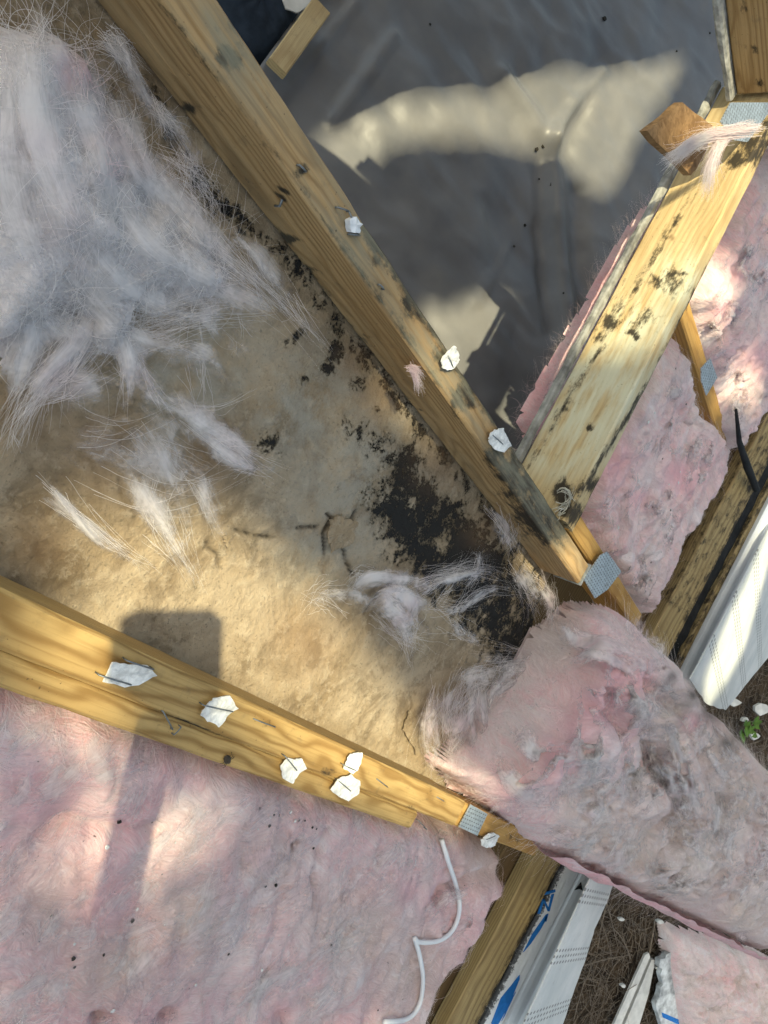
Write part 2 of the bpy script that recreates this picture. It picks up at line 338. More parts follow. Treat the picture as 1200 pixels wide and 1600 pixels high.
# ------------------------------------------------------------------ fibreglass
class Wool:
    """a body of fibreglass wool: height field over an outline in a tilted frame, plus loose fibres"""
    def __init__(s, name, fr, out_px, z, thick, mbody, mfib, nf=20000, ang=0., R=.05, lump=.012, grid=.006, seed=1., label='', cat='insulation',
                 flen=.045, lift=.006, rad=.00012, nfs=.09, pts=None, edge=.012, hfun=None, bottom=False, stain=None, pale=None, grime=None, spread=.6, fedge=.35, group=None, under=None):
        P = np.array(pts if pts is not None else fr.atl(out_px, z))[:, :2]; s.fr = fr; s.z = z
        lo, hi = P.min(0)-.05, P.max(0)+.05; nx, ny = ((hi-lo)/grid).astype(int)+1
        gx, gy = np.meshgrid(lo[0]+np.arange(nx)*grid, lo[1]+np.arange(ny)*grid, indexing='ij')
        d = segd(gx, gy, P)*np.where(inside(gx, gy, P), 1, -1)
        d = d+(fbm(gx*28, gy*28, seed, 4)-.5)*edge*2.4
        ca, sa = math.cos(ang), math.sin(ang); u, v = gx*ca+gy*sa, -gx*sa+gy*ca
        t = np.clip(d/R, 0, 1); prof = np.sqrt(1-(1-t)**2)
        wx = (fbm(gx*9, gy*9, seed+5, 3)-.5)*1.2
        L = (fbm(u*7+wx, v*13+wx, seed+1, 4)-.5)*2.2+(1-2*np.abs(fbm(u*11+wx, v*24-wx, seed+2, 4)-.5)*2)*.55
        L += (fbm(u*30+wx*2, v*70+wx*2, seed+3, 4)-.5)*.45
        L -= np.clip(1-np.abs(fbm(u*9-wx*1.5, v*17+wx, seed+7, 4)-.5)*16, 0, 1)**2*1.0*vn(gx*9, gy*9, seed+8)
        L += (1-np.abs(fbm(u*26+wx*3, v*34-wx*2, seed+11, 4)-.5)*6)*.10
        H = -thick+thick*prof+lump*L*np.clip(t*1.3, 0, 1)
        if hfun is not None:
            pu, pv = fr.px(np.stack([gx.ravel(), gy.ravel(), np.full(gx.size, z)], 1)); H = H+hfun(gx, gy, pu.reshape(gx.shape), pv.reshape(gx.shape))*np.clip(t*1.3, 0, 1)
        H = np.maximum(H, -thick); s.gx, s.gy, s.H, s.lo, s.grid, s.shape, s.d = gx, gy, H, lo, grid, (nx, ny), d
        ok = d > -grid; O = P.mean(0); s.O = O
        idx = np.full(gx.shape, -1); idx[ok] = np.arange(ok.sum())
        q = np.stack([idx[:-1, :-1], idx[1:, :-1], idx[1:, 1:], idx[:-1, 1:]], -1).reshape(-1, 4); q = q[(q >= 0).all(1)]
        V = np.stack([gx[ok]-O[0], gy[ok]-O[1], H[ok]], 1)
        W3 = np.stack([gx[ok], gy[ok], H[ok]+z], 1); pu, pv = fr.px(W3)
        at_ = {'stain': np.clip(stain(pu, pv), 0, 1) if stain else np.zeros(len(V)), 'pale': np.clip(pale(pu, pv), 0, 1) if pale else np.zeros(len(V)), 'grime': np.clip(grime(pu, pv), 0, 1) if grime else np.zeros(len(V))}
        if bottom:
            nb = len(V); Vb = V.copy(); Vb[:, 2] = -thick-.001-.006*np.abs(at_['stain']*0+fbm(V[:, 0]*20, V[:, 1]*20, 3, 3)); V = np.vstack([V, Vb]); q = np.vstack([q, q[:, ::-1]+nb])
            for k in at_: at_[k] = np.concatenate([at_[k], at_[k]])
        s.root = empty(name, fr.M @ T((O[0], O[1], z)))
        tag(s.root, label, cat, group)
        mknp('wool_body', V, q, mbody, Matrix.Identity(4), s.root, at_)
        nf = int(nf*nfs)
        if nf:
            okf = d > 0; fx, fy = gx[okf], gy[okf]; pick = rng.integers(0, len(fx), nf)
            if fedge:                                           # more fibres stick out along the torn rim
                e = np.where((d[okf] < .03))[0]
                if len(e): ne = int(nf*fedge); pick[:ne] = e[rng.integers(0, len(e), ne)]
            x = fx[pick]+rng.uniform(-grid, grid, nf); y = fy[pick]+rng.uniform(-grid, grid, nf)
            a = ang+(fbm(x*6, y*6, seed+9, 3)-.5)*5.*spread+rng.normal(0, .45, nf)+PI*rng.integers(0, 2, nf)
            s.fib = s.grow(x, y, a, flen*rng.uniform(.4, 1.6, nf), 7, lift, seed)
            fu, fv = fr.px((s.fib+np.array([0, 0, z])).reshape(-1, 3)); fa = {kk: np.clip(ff(fu, fv), 0, 1) for kk, ff in (('stain', stain), ('pale', pale), ('grime', grime)) if ff}
            hair('loose_fibres', s.fib-np.array([O[0], O[1], 0]), rad, mfib, Matrix.Identity(4), s.root, fa)
    def hz(s, x, y):
        i = np.clip(((x-s.lo[0])/s.grid), 0, s.shape[0]-1.001); j = np.clip(((y-s.lo[1])/s.grid), 0, s.shape[1]-1.001)
        a, b = i.astype(int), j.astype(int); fx, fy = i-a, j-b; H = s.H
        return (H[a, b]*(1-fx)+H[a+1, b]*fx)*(1-fy)+(H[a, b+1]*(1-fx)+H[a+1, b+1]*fx)*fy
    def dz(s, x, y):
        i = np.clip(((x-s.lo[0])/s.grid), 0, s.shape[0]-1).astype(int); j = np.clip(((y-s.lo[1])/s.grid), 0, s.shape[1]-1).astype(int); return s.d[i, j]
    def grow(s, x, y, a, ln, k, lift, seed):
        n = len(x); ds = ln/(k-1); out = np.zeros((n, k, 3)); z = s.hz(x, y)+.0003; curl = rng.normal(0, .32, n)
        lf = lift*rng.exponential(.6, n)
        for i in range(k):
            t = i/(k-1); h = s.hz(x, y)+lf*math.sin(PI*min(1, t*1.15))**1 + .0006
            z = np.maximum(h, z-ds*.5) if i else h
            out[:, i] = np.stack([x, y, z], 1)
            a = a+curl+rng.normal(0, .13, n); x = x+np.cos(a)*ds; y = y+np.sin(a)*ds
        return out
def wisps(fr, z, bundles, lift=.008, k=12, W=None, curl=1.):
    """locks of drawn-out fibres: (pixel path, count, spread at root px, spread at tip px)"""
    out = []; t = np.linspace(0, 1, k)
    for path, n, s0, s1 in bundles:
        base = spline(path, 24); tb = np.linspace(0, 1, 24)
        tr = rng.uniform(.5, 1.08, (n, 1)); a0 = rng.uniform(0, .45, (n, 1)); tt = np.clip(a0+(tr-a0)*t, 0, 1.05)
        bb = np.stack([np.interp(tt, tb, base[:, c]) for c in (0, 1)], -1)
        cl = np.array([rng.normal(0, 1, (max(2, n//14), 2)) for _ in (0, 1)]); ci = rng.integers(0, cl.shape[1], n)      # fibres gather into locks
        o = .75*cl[0][ci]+.45*rng.normal(0, 1, (n, 2)); o2 = .85*cl[1][ci]+.3*rng.normal(0, 1, (n, 2))
        w_ = np.cumsum(np.cumsum(rng.normal(0, .16, (n, k, 2)), 1), 1)*curl*(1.+.05*s1)*.5+np.cumsum(rng.normal(0, .35, (n, k, 2)), 1)*curl
        p = bb+o[:, None]*s0*(1-t)[None, :, None]+o2[:, None]*s1*(t**1.2)[None, :, None]+w_
        hg = lift*(rng.uniform(.05, 1, (n, 1))*np.sin(PI*np.clip(t*.9+.05, 0, 1))+.1)
        r = np.stack([p[..., 0]-600, p[..., 1]-800, np.full(p.shape[:2], F)], -1) @ (fr.R @ EW).T
        zz = np.full(p.shape[:2], z)
        if W is not None:
            for _ in range(3):
                q = r*(zz/r[..., 2])[..., None]; zz = np.maximum(z, W.z+W.hz(q[..., 0], q[..., 1]))
        out.append(r*((zz+hg)/r[..., 2])[..., None])
    return np.concatenate(out)

def films(name, fr, z, L, m, parent, O, W=None, lift=.004, puff=.5, nu=26, nv=11, cov=1., clip=False):
    """sheets of wool drawn along pixel paths: (path, half width px at root, at tip, coverage)"""
    V, Q, A = [], [], {k: [] for k in ('fu', 'fv', 'cov', 'sd')}; nb = 0
    for path, w0, w1, cv in L:
        b = spline(path, nu); d = np.gradient(b, axis=0); d /= np.linalg.norm(d, axis=1)[:, None]+1e-9; nrm = np.stack([-d[:, 1], d[:, 0]], 1)
        t = np.linspace(0, 1, nu); e = np.linspace(-1, 1, nv); wd = (w0+(w1-w0)*t)*np.minimum(1, np.sqrt(t*7+.12))*(1+.25*(vn(t*5, t*0+len(V), 3)-.5))
        p = b[:, None]+nrm[:, None]*(wd[:, None]*e[None])[..., None]
        r = np.stack([p[..., 0]-600, p[..., 1]-800, np.full(p.shape[:2], F)], -1) @ (fr.R @ EW).T; zz = np.full(p.shape[:2], float(z))
        if W is not None:
            for _ in range(3):
                q = r*(zz/r[..., 2])[..., None]; zz = np.maximum(z, W.z+W.hz(q[..., 0], q[..., 1]))
        sd = rng.uniform(0, 50); bul = lift*(.35+rng.uniform(.3, 1)*np.sin(PI*np.clip(t, .02, .98))[:, None]*np.sqrt(np.clip(1-e[None]**2, 0, 1)))*(1+puff*(fbm(t[:, None]*5+sd, e[None]*2.+sd*0, 7, 3)-.5)*2)
        P = r*((zz+bul)/r[..., 2])[..., None]; ln = np.cumsum(np.r_[0, np.linalg.norm(np.diff(P[:, nv//2], axis=0), axis=1)]); wm = np.linalg.norm(P[nu//2, 0]-P[nu//2, -1])/2
        V.append((P-np.array(O)).reshape(-1, 3)); A['fu'].append(np.repeat(ln, nv)); A['fv'].append(np.tile(e*wm, nu)); A['sd'].append(np.full(nu*nv, sd))
        A['cov'].append((cv*cov*np.clip((1-np.abs(e[None])**1.4), 0, 1)*np.minimum(1, np.minimum(t*3.2, (1-t)*2.2))[:, None]).ravel())
        if clip:
            dq = W.dz(P[..., 0], P[..., 1]); A['cov'][-1] = A['cov'][-1]*np.clip(dq/.02+.25, 0, 1).ravel()-.9*(dq.ravel() < -.012)
        ii = np.arange(nu*nv).reshape(nu, nv)+nb; nb += nu*nv; Q.append(np.stack([ii[:-1, :-1], ii[1:, :-1], ii[1:, 1:], ii[:-1, 1:]], -1).reshape(-1, 4))
    o = mknp(name, np.vstack(V), np.vstack(Q), m, Matrix.Identity(4), parent, {k: np.concatenate(a) for k, a in A.items()}); o['kind'] = 'stuff'; return o
def rfilms(W, n, poly, ang, m, lmin=40, lmax=150, w=(8, 30), lift=.006, spread=.6, cov=.8, seed=1):
    """torn layers scattered over a body of wool"""
    R_ = np.random.default_rng(seed); L = []; xs = [p[0] for p in poly]; ys = [p[1] for p in poly]
    while len(L) < n:
        u, v = R_.uniform(min(xs), max(xs)), R_.uniform(min(ys), max(ys))
        if not inside(np.array(u), np.array(v), poly): continue
        a = ang+R_.normal(0, spread)+PI*R_.integers(0, 2); l = R_.uniform(lmin, lmax); c = R_.normal(0, .28); pth = [(u, v)]
        for k in range(3): u += math.cos(a)*l/3; v += math.sin(a)*l/3; a += c; pth.append((u, v))
        ww = R_.uniform(*w); L.append((pth, ww, ww*R_.uniform(.4, 1.2), cov*R_.uniform(.55, 1.1)))
    return films('torn_layers', W.fr, W.z-.03, L, m, W.root, (W.O[0], W.O[1], W.z), W, lift, clip=True)
# ================================================================== STRUCTURE
ZT, ZD = -.5, -.571            # rafter-frame heights: rafter tops, upper face of the ceiling board

M_earth = None
def earth_mat():
    m, nt, b = mat('leaf_litter_earth'); p = node(nt, 'ShaderNodeTexCoord').outputs['Object']
    n1 = noise(nt, p, 14., 8, .7); n2 = noise(nt, p, 90., 4, .6); n3 = noise(nt, p, 1.3, 3)
    c = mixc(nt, sstep(nt, n1, .35, .68), (.028, .02, .013), (.11, .075, .045))
    c = mixc(nt, mth(nt, 'MULTIPLY', sstep(nt, n2, .5, .75), .7), c, (.16, .115, .075)); c = mixc(nt, mth(nt, 'MULTIPLY', sstep(nt, n3, .5, .7), .4), c, (.05, .055, .02))
    nt.links.new(c, b.inputs['Base Color']); b.inputs['Roughness'].default_value = .95
    bump(nt, b, mth(nt, 'ADD', n1, n2), 1., .03); return m
gv = []; gn = 60; ge = 45.
xs = np.sign(np.linspace(-1, 1, gn))*np.abs(np.linspace(-1, 1, gn))**2.5*ge
gx, gy = np.meshgrid(xs+3.8, xs, indexing='ij'); gz = (fbm(gx*.9, gy*.9, 4, 4)-.5)*.10
i_ = np.arange(gn*gn).reshape(gn, gn); q_ = np.stack([i_[:-1, :-1], i_[1:, :-1], i_[1:, 1:], i_[:-1, 1:]], -1).reshape(-1, 4)
g = mknp('ground', np.stack([gx.ravel(), gy.ravel(), gz.ravel()], 1), q_, earth_mat()); g['kind'] = 'structure'
def gz_at(x, y): return (fbm(np.asarray(x)*.9, np.asarray(y)*.9, 4, 4)-.5)*.10

M_needle, nt, b = mat('dry_needles'); p = node(nt, 'ShaderNodeNewGeometry').outputs['Position']
c = mixc(nt, noise(nt, p, 60., 2), (.045, .034, .025), (.25, .20, .15)); nt.links.new(c, b.inputs['Base Color'])
def needles(name, n, x0, x1, y0, y1, ln, rad, k=5, zoff=.0):
    x = rng.uniform(x0, x1, n); y = rng.uniform(y0, y1, n); a = rng.uniform(0, 2*PI, n); cu = rng.normal(0, .12, n); l = ln*rng.uniform(.4, 1.5, n)
    z0 = rng.exponential(.012, n)+.004; sl_ = rng.normal(0, .12, n); S = np.zeros((n, k, 3))
    for i in range(k):
        S[:, i] = np.stack([x, y, np.maximum(gz_at(x, y)+z0+sl_*l*i/(k-1), gz_at(x, y)+.003)+zoff], 1)
        x = x+np.cos(a)*l/(k-1); y = y+np.sin(a)*l/(k-1); a = a+cu
    o = hair(name, S, rad, M_needle); return tag(o, 'thick litter of dry brown pine needles and twigs on the ground', 'pine needles', None, 'stuff')
needles('pine_needles', 16000, 2.5, 5.6, -1.6, 1.7, .11, .0016)
o = needles('dry_twigs', 320, 2.5, 5.6, -1.6, 1.7, .28, .004, 6); tag(o, 'scattered thin dry twigs lying over the pine needle litter', 'twigs', None, 'stuff')

# ------------------------------------------------------------------ timber
M_w1 = wood('pine_rafter_brown', (.43, .285, .135), (.19, .105, .038), .012, .02, 1500., 1.3, .55)
M_w2 = wood('pine_rafter_yellow', (.46, .31, .125), (.21, .115, .035), .03, -.035, 1250., 4.7, .75)
M_w3 = wood('pine_board_mildewed', (.49, .375, .20), (.26, .16, .065), .02, .25, 600., 8.1, .3)
M_w4 = wood('pine_tail_orange', (.47, .28, .09), (.24, .12, .035), .0, -.03, 1000., 2.2, .5)
M_w5 = wood('pine_plate_weathered', (.33, .25, .12), (.14, .09, .04), .05, -.04, 900., 6.4, .6)
M_metal = plain('galvanised_steel', (.50, .56, .60), .42, .75, .3, 130., .3)
nt = M_metal.node_tree; b = nt.nodes['Principled BSDF']; p = node(nt, 'ShaderNodeTexCoord').outputs['Object']; s_ = node(nt, 'ShaderNodeSeparateXYZ', {0: p})
fx = mth(nt, 'ABSOLUTE', mth(nt, 'SUBTRACT', mth(nt, 'FRACT', mth(nt, 'DIVIDE', s_.outputs[0], .0085)), .5)); fy = mth(nt, 'ABSOLUTE', mth(nt, 'SUBTRACT', mth(nt, 'FRACT', mth(nt, 'DIVIDE', s_.outputs[1], .0055)), .5))
sl_ = mth(nt, 'MULTIPLY', mth(nt, 'LESS_THAN', fx, .30), mth(nt, 'LESS_THAN', fy, .16)); c0 = b.inputs['Base Color'].links[0].from_socket
rs = sstep(nt, noise(nt, p, 45., 5, .65), .55, .72); c0 = mixc(nt, mth(nt, 'MULTIPLY', rs, .5), c0, (.20, .17, .14)); nt.links.new(mixc(nt, mth(nt, 'MULTIPLY', sl_, .65), c0, (.06, .06, .06)), b.inputs['Base Color'])
M_wire = plain('dull_steel_wire', (.22, .24, .25), .45, .7, .25, 200., .2)
M_white = plain('white_ceiling_coating', (.76, .76, .73), .85, 0., .34, 180., 1.)

def lines(u, v, segs, wd):
    r = np.zeros(len(u))
    for a, b2, s in segs: r = np.maximum(r, s*np.exp(-(segd(u, v, [a, b2], False)/wd)**2))
    return r
# rafter running past the mouldy bay
def st1(u, v, L):
    r = 1.35*blobs(u, v, [(840, 800, 34), (815, 765, 26), (795, 735, 22), (775, 715, 18), (862, 830, 22), (700, 560, 20), (730, 620, 22), (650, 480, 22), (600, 400, 16), (365, 85, 22), (355, 45, 14)])
    r = np.maximum(r, 1.5*np.exp(-(segd(u, v, [(575, 350), (650, 455), (735, 580), (815, 705), (880, 805)], False)/15.)**2))
    r = np.maximum(r, .5*np.exp(-(segd(u, v, [(200, 90), (462, 400), (700, 712), (865, 925)], False)/6.)**2))
    r = np.maximum(r, .5*np.exp(-(segd(u, v, [(250, 0), (545, 398), (745, 690), (830, 800)], False)/4.)**2))
    mk_ = [((360, 257), (402, 256), .75), ((430, 373), (472, 374), .75), ((385, 314), (440, 312), .7), ((285, 170), (345, 170), .65), ((235, 118), (290, 112), .55), ((470, 420), (505, 427), .65),
           ((435, 320), (445, 295), .95), ((470, 262), (474, 268), 1.2), ((510, 403), (530, 405), .6), ((340, 185), (350, 178), .8), ((560, 520), (580, 530), .5), ((605, 625), (660, 640), .4), ((640, 700), (700, 730), .4), ((298, 5), (300, 12), 1.2)]
    return np.maximum(r*1.25, 1.7*lines(u, v, mk_, 3.4))
r1 = empty('rafter', RF.M @ T((-.35, .328, ZD)))
beam('timber', RF, (-.35, .328, ZD), (1.105, .328, ZD), .036, .071, M_w1, r1, st1, None, lambda u, v, L: (L[:, 2] > .069)*(.55+.9*blobs(u, v, [(820, 770, 60), (700, 560, 80), (560, 350, 60), (370, 60, 60)]))+(L[:, 2] < .03)*.25, seed=1., rough=.0011)
tag(r1, 'long brown pine rafter with black mould, running between mouldy ceiling board and grey plastic sheet', 'rafter', 'sloping roof rafters')
# rafter between the mouldy bay and the pink bay
def st2(u, v, L):
    r = lines(u, v, [((0, 1030), (300, 1132), 1.3), ((300, 1132), (500, 1215), 1.1), ((500, 1215), (660, 1275), .9)], 2.)
    return np.maximum(r, .6*blobs(u, v, [(640, 1265, 14), (690, 1225, 10), (670, 1245, 10), (510, 1205, 10), (415, 1130, 6)]))
r2 = empty('rafter', RF.M @ T((-.1, -.081, ZD)))
beam('timber', RF, (-.1, -.081, ZD), (1.10, -.081, ZD), .0385, .071, M_w2, r2, st2, seed=4.)
beam('timber_tail', RF, (1.10, -.0815, ZD+.001), (1.46, -.0815, ZD+.001), .036, .069, M_w4, r2, lambda u, v, L: .4*blobs(u, v, [(800, 1310, 14)]), seed=5.)
tag(r2, 'yellow pine rafter with strong grain and stapled white scraps, beside the pink wool bay', 'rafter', 'sloping roof rafters')
sb = beam('sister_board', RF, (-.1, -.1125, ZD+.004), (.985, -.1125, ZD+.004), .0235, .0655, M_w2, None, lambda u, v, L: .5*blobs(u, v, [(640, 1280, 12)]), seed=9.)
tag(sb, 'narrow pine strip nailed flush along the side of the yellow rafter', 'board')
# rafter in the far corner
r0 = empty('rafter', RF.M @ T((.2, 1.09, ZD)))
beam('timber', RF, (.2, 1.212, ZD), (.935, 1.187, ZD), .04, .075, M_w1, r0, lambda u, v, L: np.maximum(.9*np.exp(-((v-158)/14.)**2), .9*blobs(u, v, [(1180, 75, 7), (1165, 10, 9), (1185, 130, 10)])), seed=6.)
beam('gypsum_strip', RF, (.2, 1.192, ZD-.013), (.935, 1.167, ZD-.013), .03, .012, plain('broken_gypsum_edge', (.34, .34, .32), .9, 0, .5, 90., .8), r0, seed=7., rough=.002)
tag(r0, 'brown rafter stub with grey plaster edge ending above a galvanised plate', 'rafter', 'sloping roof rafters')

# header board set on edge between the rafters
def st3(u, v, L):
    r = 1.15*blobs(u, v, [(895, 800, 28), (880, 770, 20), (930, 760, 16), (1050, 430, 12), (1025, 440, 10), (955, 505, 16), (1180, 230, 34), (1195, 200, 24), (1150, 250, 18)])
    r = np.maximum(r, lines(u, v, [((985, 520), (997, 527), 1.3), ((920, 667), (925, 668), 1.2), ((1060, 425), (1075, 430), 1.1), ((1020, 430), (1030, 450), 1.)], 5.))
    r = np.maximum(r, .55*blobs(u, v, [(975, 490, 40), (1000, 500, 30), (940, 520, 24), (1060, 440, 30)]))
    r = np.maximum(r, .75*np.exp(-(segd(u, v, [(825, 730), (935, 545), (1085, 300)], False)/7.)**2))
    return np.maximum(r, .95*np.exp(-(segd(u, v, [(905, 770), (1020, 590), (1100, 430), (1190, 270)], False)/5.)**2))
def pa3(u, v, L): return np.clip(1.4*blobs(u, v, [(940, 600, 80), (900, 670, 65), (1010, 530, 70), (870, 710, 40), (1060, 440, 40)]), 0, 1)
hd = empty('header_board', RF.M @ T((.962, .36, -.61)))
beam('timber', RF, (.983, .352, -.61), (.963, 1.2, -.61), .038, .112, M_w3, hd, st3, pa3, seed=3., rough=.0009)
beam('gypsum_strip', RF, (.958, .352, -.622), (.938, 1.2, -.622), .016, .0115, plain('grey_gypsum_core', (.26, .26, .24), .9, 0, .6, 60., 1.), hd, seed=7., rough=.002)
tag(hd, 'mildewed pine header board on edge spanning from the brown rafter to corner stub', 'board')

# tails lying beyond the header
def tail(label, A, B, wd, m, st=None, seed=1.):
    e = empty('rafter_tail', RF.M @ T(A)); beam('timber', RF, A, B, wd, .07, m, e, st, seed=seed); return tag(e, label, 'rafter tail', 'rafter tails at the eave')
t1 = tail('orange pine tail beside the brown rafter end, strapped by a folded steel plate', (.99, .367, ZD-.001), (1.50, .393, ZD-.03), .033, M_w4, lambda u, v, L: .5*blobs(u, v, [(900, 800, 14), (985, 930, 10)]), 12.)
t2 = tail('slim orange pine tail with a steel plate, between two pink wool patches', (1.02, .868, ZD-.07), (1.66, .893, ZD-.07), .038, M_w4, lambda u, v, L: .45*blobs(u, v, [(1140, 690, 12), (1075, 480, 10)]), 14.)

# nail plates
def plate(fr, z, pts, parent, bend=None):
    o = slab('nail_plate', fr, pts, z, .0016, M_metal, parent)
    return o
plate(RF, ZT+.0030, [(912, 905), (938, 868), (949, 862), (971, 893), (950, 921), (930, 935)], r1)
slab('plate_flange', RF, None, ZT+.0028, .05, M_metal, r1, pts=[(1.1065, .309), (1.1085, .309), (1.1085, .347), (1.1065, .347)])
plate(RF, ZT+.0030, [(736, 1257), (762, 1272), (746, 1306), (717, 1292)], r2)
plate(RF, ZT+.0045, [(1096, 575), (1110, 560), (1121, 590), (1104, 618), (1096, 595)], t2)
plate(RF, ZT+.003, [(1142, 160), (1200, 160), (1200, 178), (1168, 222), (1148, 219), (1126, 190)], r0)

# ------------------------------------------------------------------ mouldy ceiling board
def board_mat():
    m, nt, b = mat('mouldy_gypsum_paper'); p = node(nt, 'ShaderNodeTexCoord').outputs['Object']
    a = noise(nt, p, 6., 7, .66, .5); f = noise(nt, p, 70., 6, .7); g2 = noise(nt, p, 17., 6, .65, 1.)
    mt = noise(nt, p, 32., 6, .7)
    c = mixc(nt, sstep(nt, a, .36, .66), (.26, .195, .12), (.38, .305, .21))
    c = mixc(nt, mth(nt, 'MULTIPLY', sstep(nt, g2, .46, .68), .7), c, (.14, .10, .06))
    c = mixc(nt, mth(nt, 'MULTIPLY', sstep(nt, f, .5, .68), .6), c, (.43, .36, .26))
    c = mixc(nt, mth(nt, 'MULTIPLY', sstep(nt, mt, .53, .68), .4), c, (.17, .135, .09)); c = mixc(nt, mth(nt, 'MULTIPLY', sstep(nt, noise(nt, p, 260., 3), .60, .68), .45), c, (.10, .085, .06))
    gr = mth(nt, 'MULTIPLY', attr(nt, 'pale'), sstep(nt, noise(nt, p, 28., 6, .7), .32, .62)); c = mixc(nt, mth(nt, 'MULTIPLY', gr, .75), c, (.32, .305, .255))
    ck_ = attr(nt, 'crack'); s_ = attr(nt, 'stain'); sn = noise(nt, p, 120., 8, .75); s2 = noise(nt, p, 24., 6, .65, .8)
    s3 = noise(nt, p, 420., 4, .7)
    q = mth(nt, 'ADD', mth(nt, 'ADD', mth(nt, 'MULTIPLY', s_, .62), mth(nt, 'MULTIPLY', sstep(nt, s3, .25, .75), .22)), mth(nt, 'ADD', mth(nt, 'MULTIPLY', sstep(nt, sn, .3, .7), .40), mth(nt, 'MULTIPLY', sstep(nt, s2, .25, .75), .42)))
    k = sstep(nt, q, .91, 1.08); c = mixc(nt, mth(nt, 'MULTIPLY', sstep(nt, q, .62, 1.1), .55), c, (.11, .095, .065)); c = mixc(nt, mth(nt, 'MULTIPLY', k, .96), c, (.012, .013, .014))
    c = mixc(nt, mth(nt, 'MULTIPLY', ck_, .85), c, (.02, .016, .012)); br = attr(nt, 'wet'); c = mixc(nt, mth(nt, 'MULTIPLY', br, .55), c, (.22, .135, .07))
    vo = node(nt, 'ShaderNodeTexVoronoi', {'Vector': node(nt, 'ShaderNodeVectorMath', {0: p, 1: node(nt, 'ShaderNodeTexNoise', {'Vector': p, 'Scale': 30., 'Detail': 5.}).outputs['Color']}, operation='MULTIPLY_ADD').outputs[0] if False else p, 'Scale': 26.}, feature='DISTANCE_TO_EDGE').outputs[0]
    nt.links.new(c, b.inputs['Base Color']); b.inputs['Roughness'].default_value = .92
    hgt = mth(nt, 'ADD', mth(nt, 'MULTIPLY', f, .5), mth(nt, 'ADD', mth(nt, 'MULTIPLY', a, 1.2), mth(nt, 'MULTIPLY', k, .5))); bump(nt, b, hgt, 1., .007); return m
MOULD = [(640, 775, 34), (660, 815, 36), (700, 830, 42), (735, 870, 44), (690, 880, 30), (790, 890, 38), (770, 950, 44), (800, 1000, 40), (735, 915, 34), (640, 850, 22), (600, 690, 15), (615, 725, 20), (640, 740, 16), (690, 745, 14), (530, 550, 15), (515, 575, 9), (560, 670, 14), (565, 600, 8),
         (430, 690, 11), (415, 702, 7), (445, 715, 7), (478, 592, 7), (470, 525, 10), (455, 535, 8), (750, 790, 18), (775, 815, 18), (330, 310, 6), (600, 790, 16), (675, 770, 18), (840, 985, 26), (590, 640, 7), (545, 690, 6), (760, 850, 24), (830, 930, 20)]
CR = [[(513, 868), (510, 835), (522, 812), (516, 805)], [(540, 855), (545, 880), (556, 900)], [(500, 825), (470, 826)], [(560, 800), (553, 815)], [(325, 850), (345, 870), (350, 890)], [(370, 830), (400, 838), (430, 842)], [(640, 900), (600, 925), (575, 960)]]
gr = .0033; bx, by = np.meshgrid(np.arange(-.2, 1.20, gr), np.arange(-.62, .35, gr), indexing='ij')
P3 = np.stack([bx.ravel(), by.ravel(), np.full(bx.size, ZD)], 1); bu, bv = RF.px(P3)
edge = np.exp(-(segd(bu, bv, [(200, 90), (330, 300), (462, 412), (700, 724), (870, 950)], False)/22.)**2)
MP = [(590, 690), (640, 705), (700, 760), (770, 830), (850, 930), (862, 1010), (800, 1055), (755, 1000), (690, 925), (625, 865), (592, 800), (605, 740)]
md_ = segd(bu, bv, MP)*np.where(inside(bu, bv, MP), 1, -1)
st = np.clip(.66+md_/70., 0, .98); st = np.maximum(st, .70*np.clip(blobs(bu, bv, [(x, y, r*1.9) for x, y, r in MOULD]), 0, 1)); st = np.maximum(st, .66*edge)
st = np.maximum(st, 1.05*blobs(bu, bv, [(790, 950, 60), (800, 1000, 44), (830, 1000, 40), (710, 850, 46)])); st = st-.35*blobs(bu, bv, [(700, 760, 26), (665, 735, 24), (740, 800, 18), (690, 850, 12), (810, 955, 14), (650, 790, 10), (760, 900, 12)])
cr = np.zeros(len(bu))
for c_ in CR: cr = np.maximum(cr, np.exp(-(segd(bu, bv, c_, False)/2.6)**2))
pal = np.clip(blobs(bu, bv, [(560, 740, 120), (480, 640, 110), (520, 840, 90), (300, 600, 120)]), 0, 1)
wet = np.clip(.9*blobs(bu, bv, [(60, 640, 70), (160, 700, 60), (330, 720, 50), (60, 850, 50), (690, 720, 45), (600, 620, 40), (760, 830, 30), (560, 560, 30), (250, 90, 60), (480, 1000, 60), (720, 1120, 60)]), 0, 1)
bz = (fbm(bx*7, by*7, 31, 4)-.5).ravel()*.006+(fbm(bx*60, by*60, 33, 3)-.5).ravel()*.0026-cr*.004-.004
bz = bz+.006*np.clip(st-.4, 0, 1)*(fbm(bx*80, by*80, 35, 3).ravel()-.3)
bz = np.minimum(bz, -.0008)
n0, n1_ = bx.shape; ii = np.arange(n0*n1_).reshape(n0, n1_); q_ = np.stack([ii[:-1, :-1], ii[1:, :-1], ii[1:, 1:], ii[:-1, 1:]], -1).reshape(-1, 4)
endx = 1.17+.03*(fbm(by*14, by*0+3, 8, 4)-.5)*2          # broken end near the wall
keep = (bx[:-1, :-1] < endx[:-1, :-1]).ravel()
for hp in ([(836, 985), (864, 978), (862, 1020), (848, 1044), (815, 1040), (832, 1015)], [(712, 1222), (742, 1178), (765, 1195), (740, 1240)]): keep &= ~inside(bu.reshape(bx.shape)[:-1, :-1]+6*np.sin(by[:-1, :-1]*400), bv.reshape(bx.shape)[:-1, :-1]+5*np.sin(bx[:-1, :-1]*500), hp).ravel()
q_ = q_[keep]
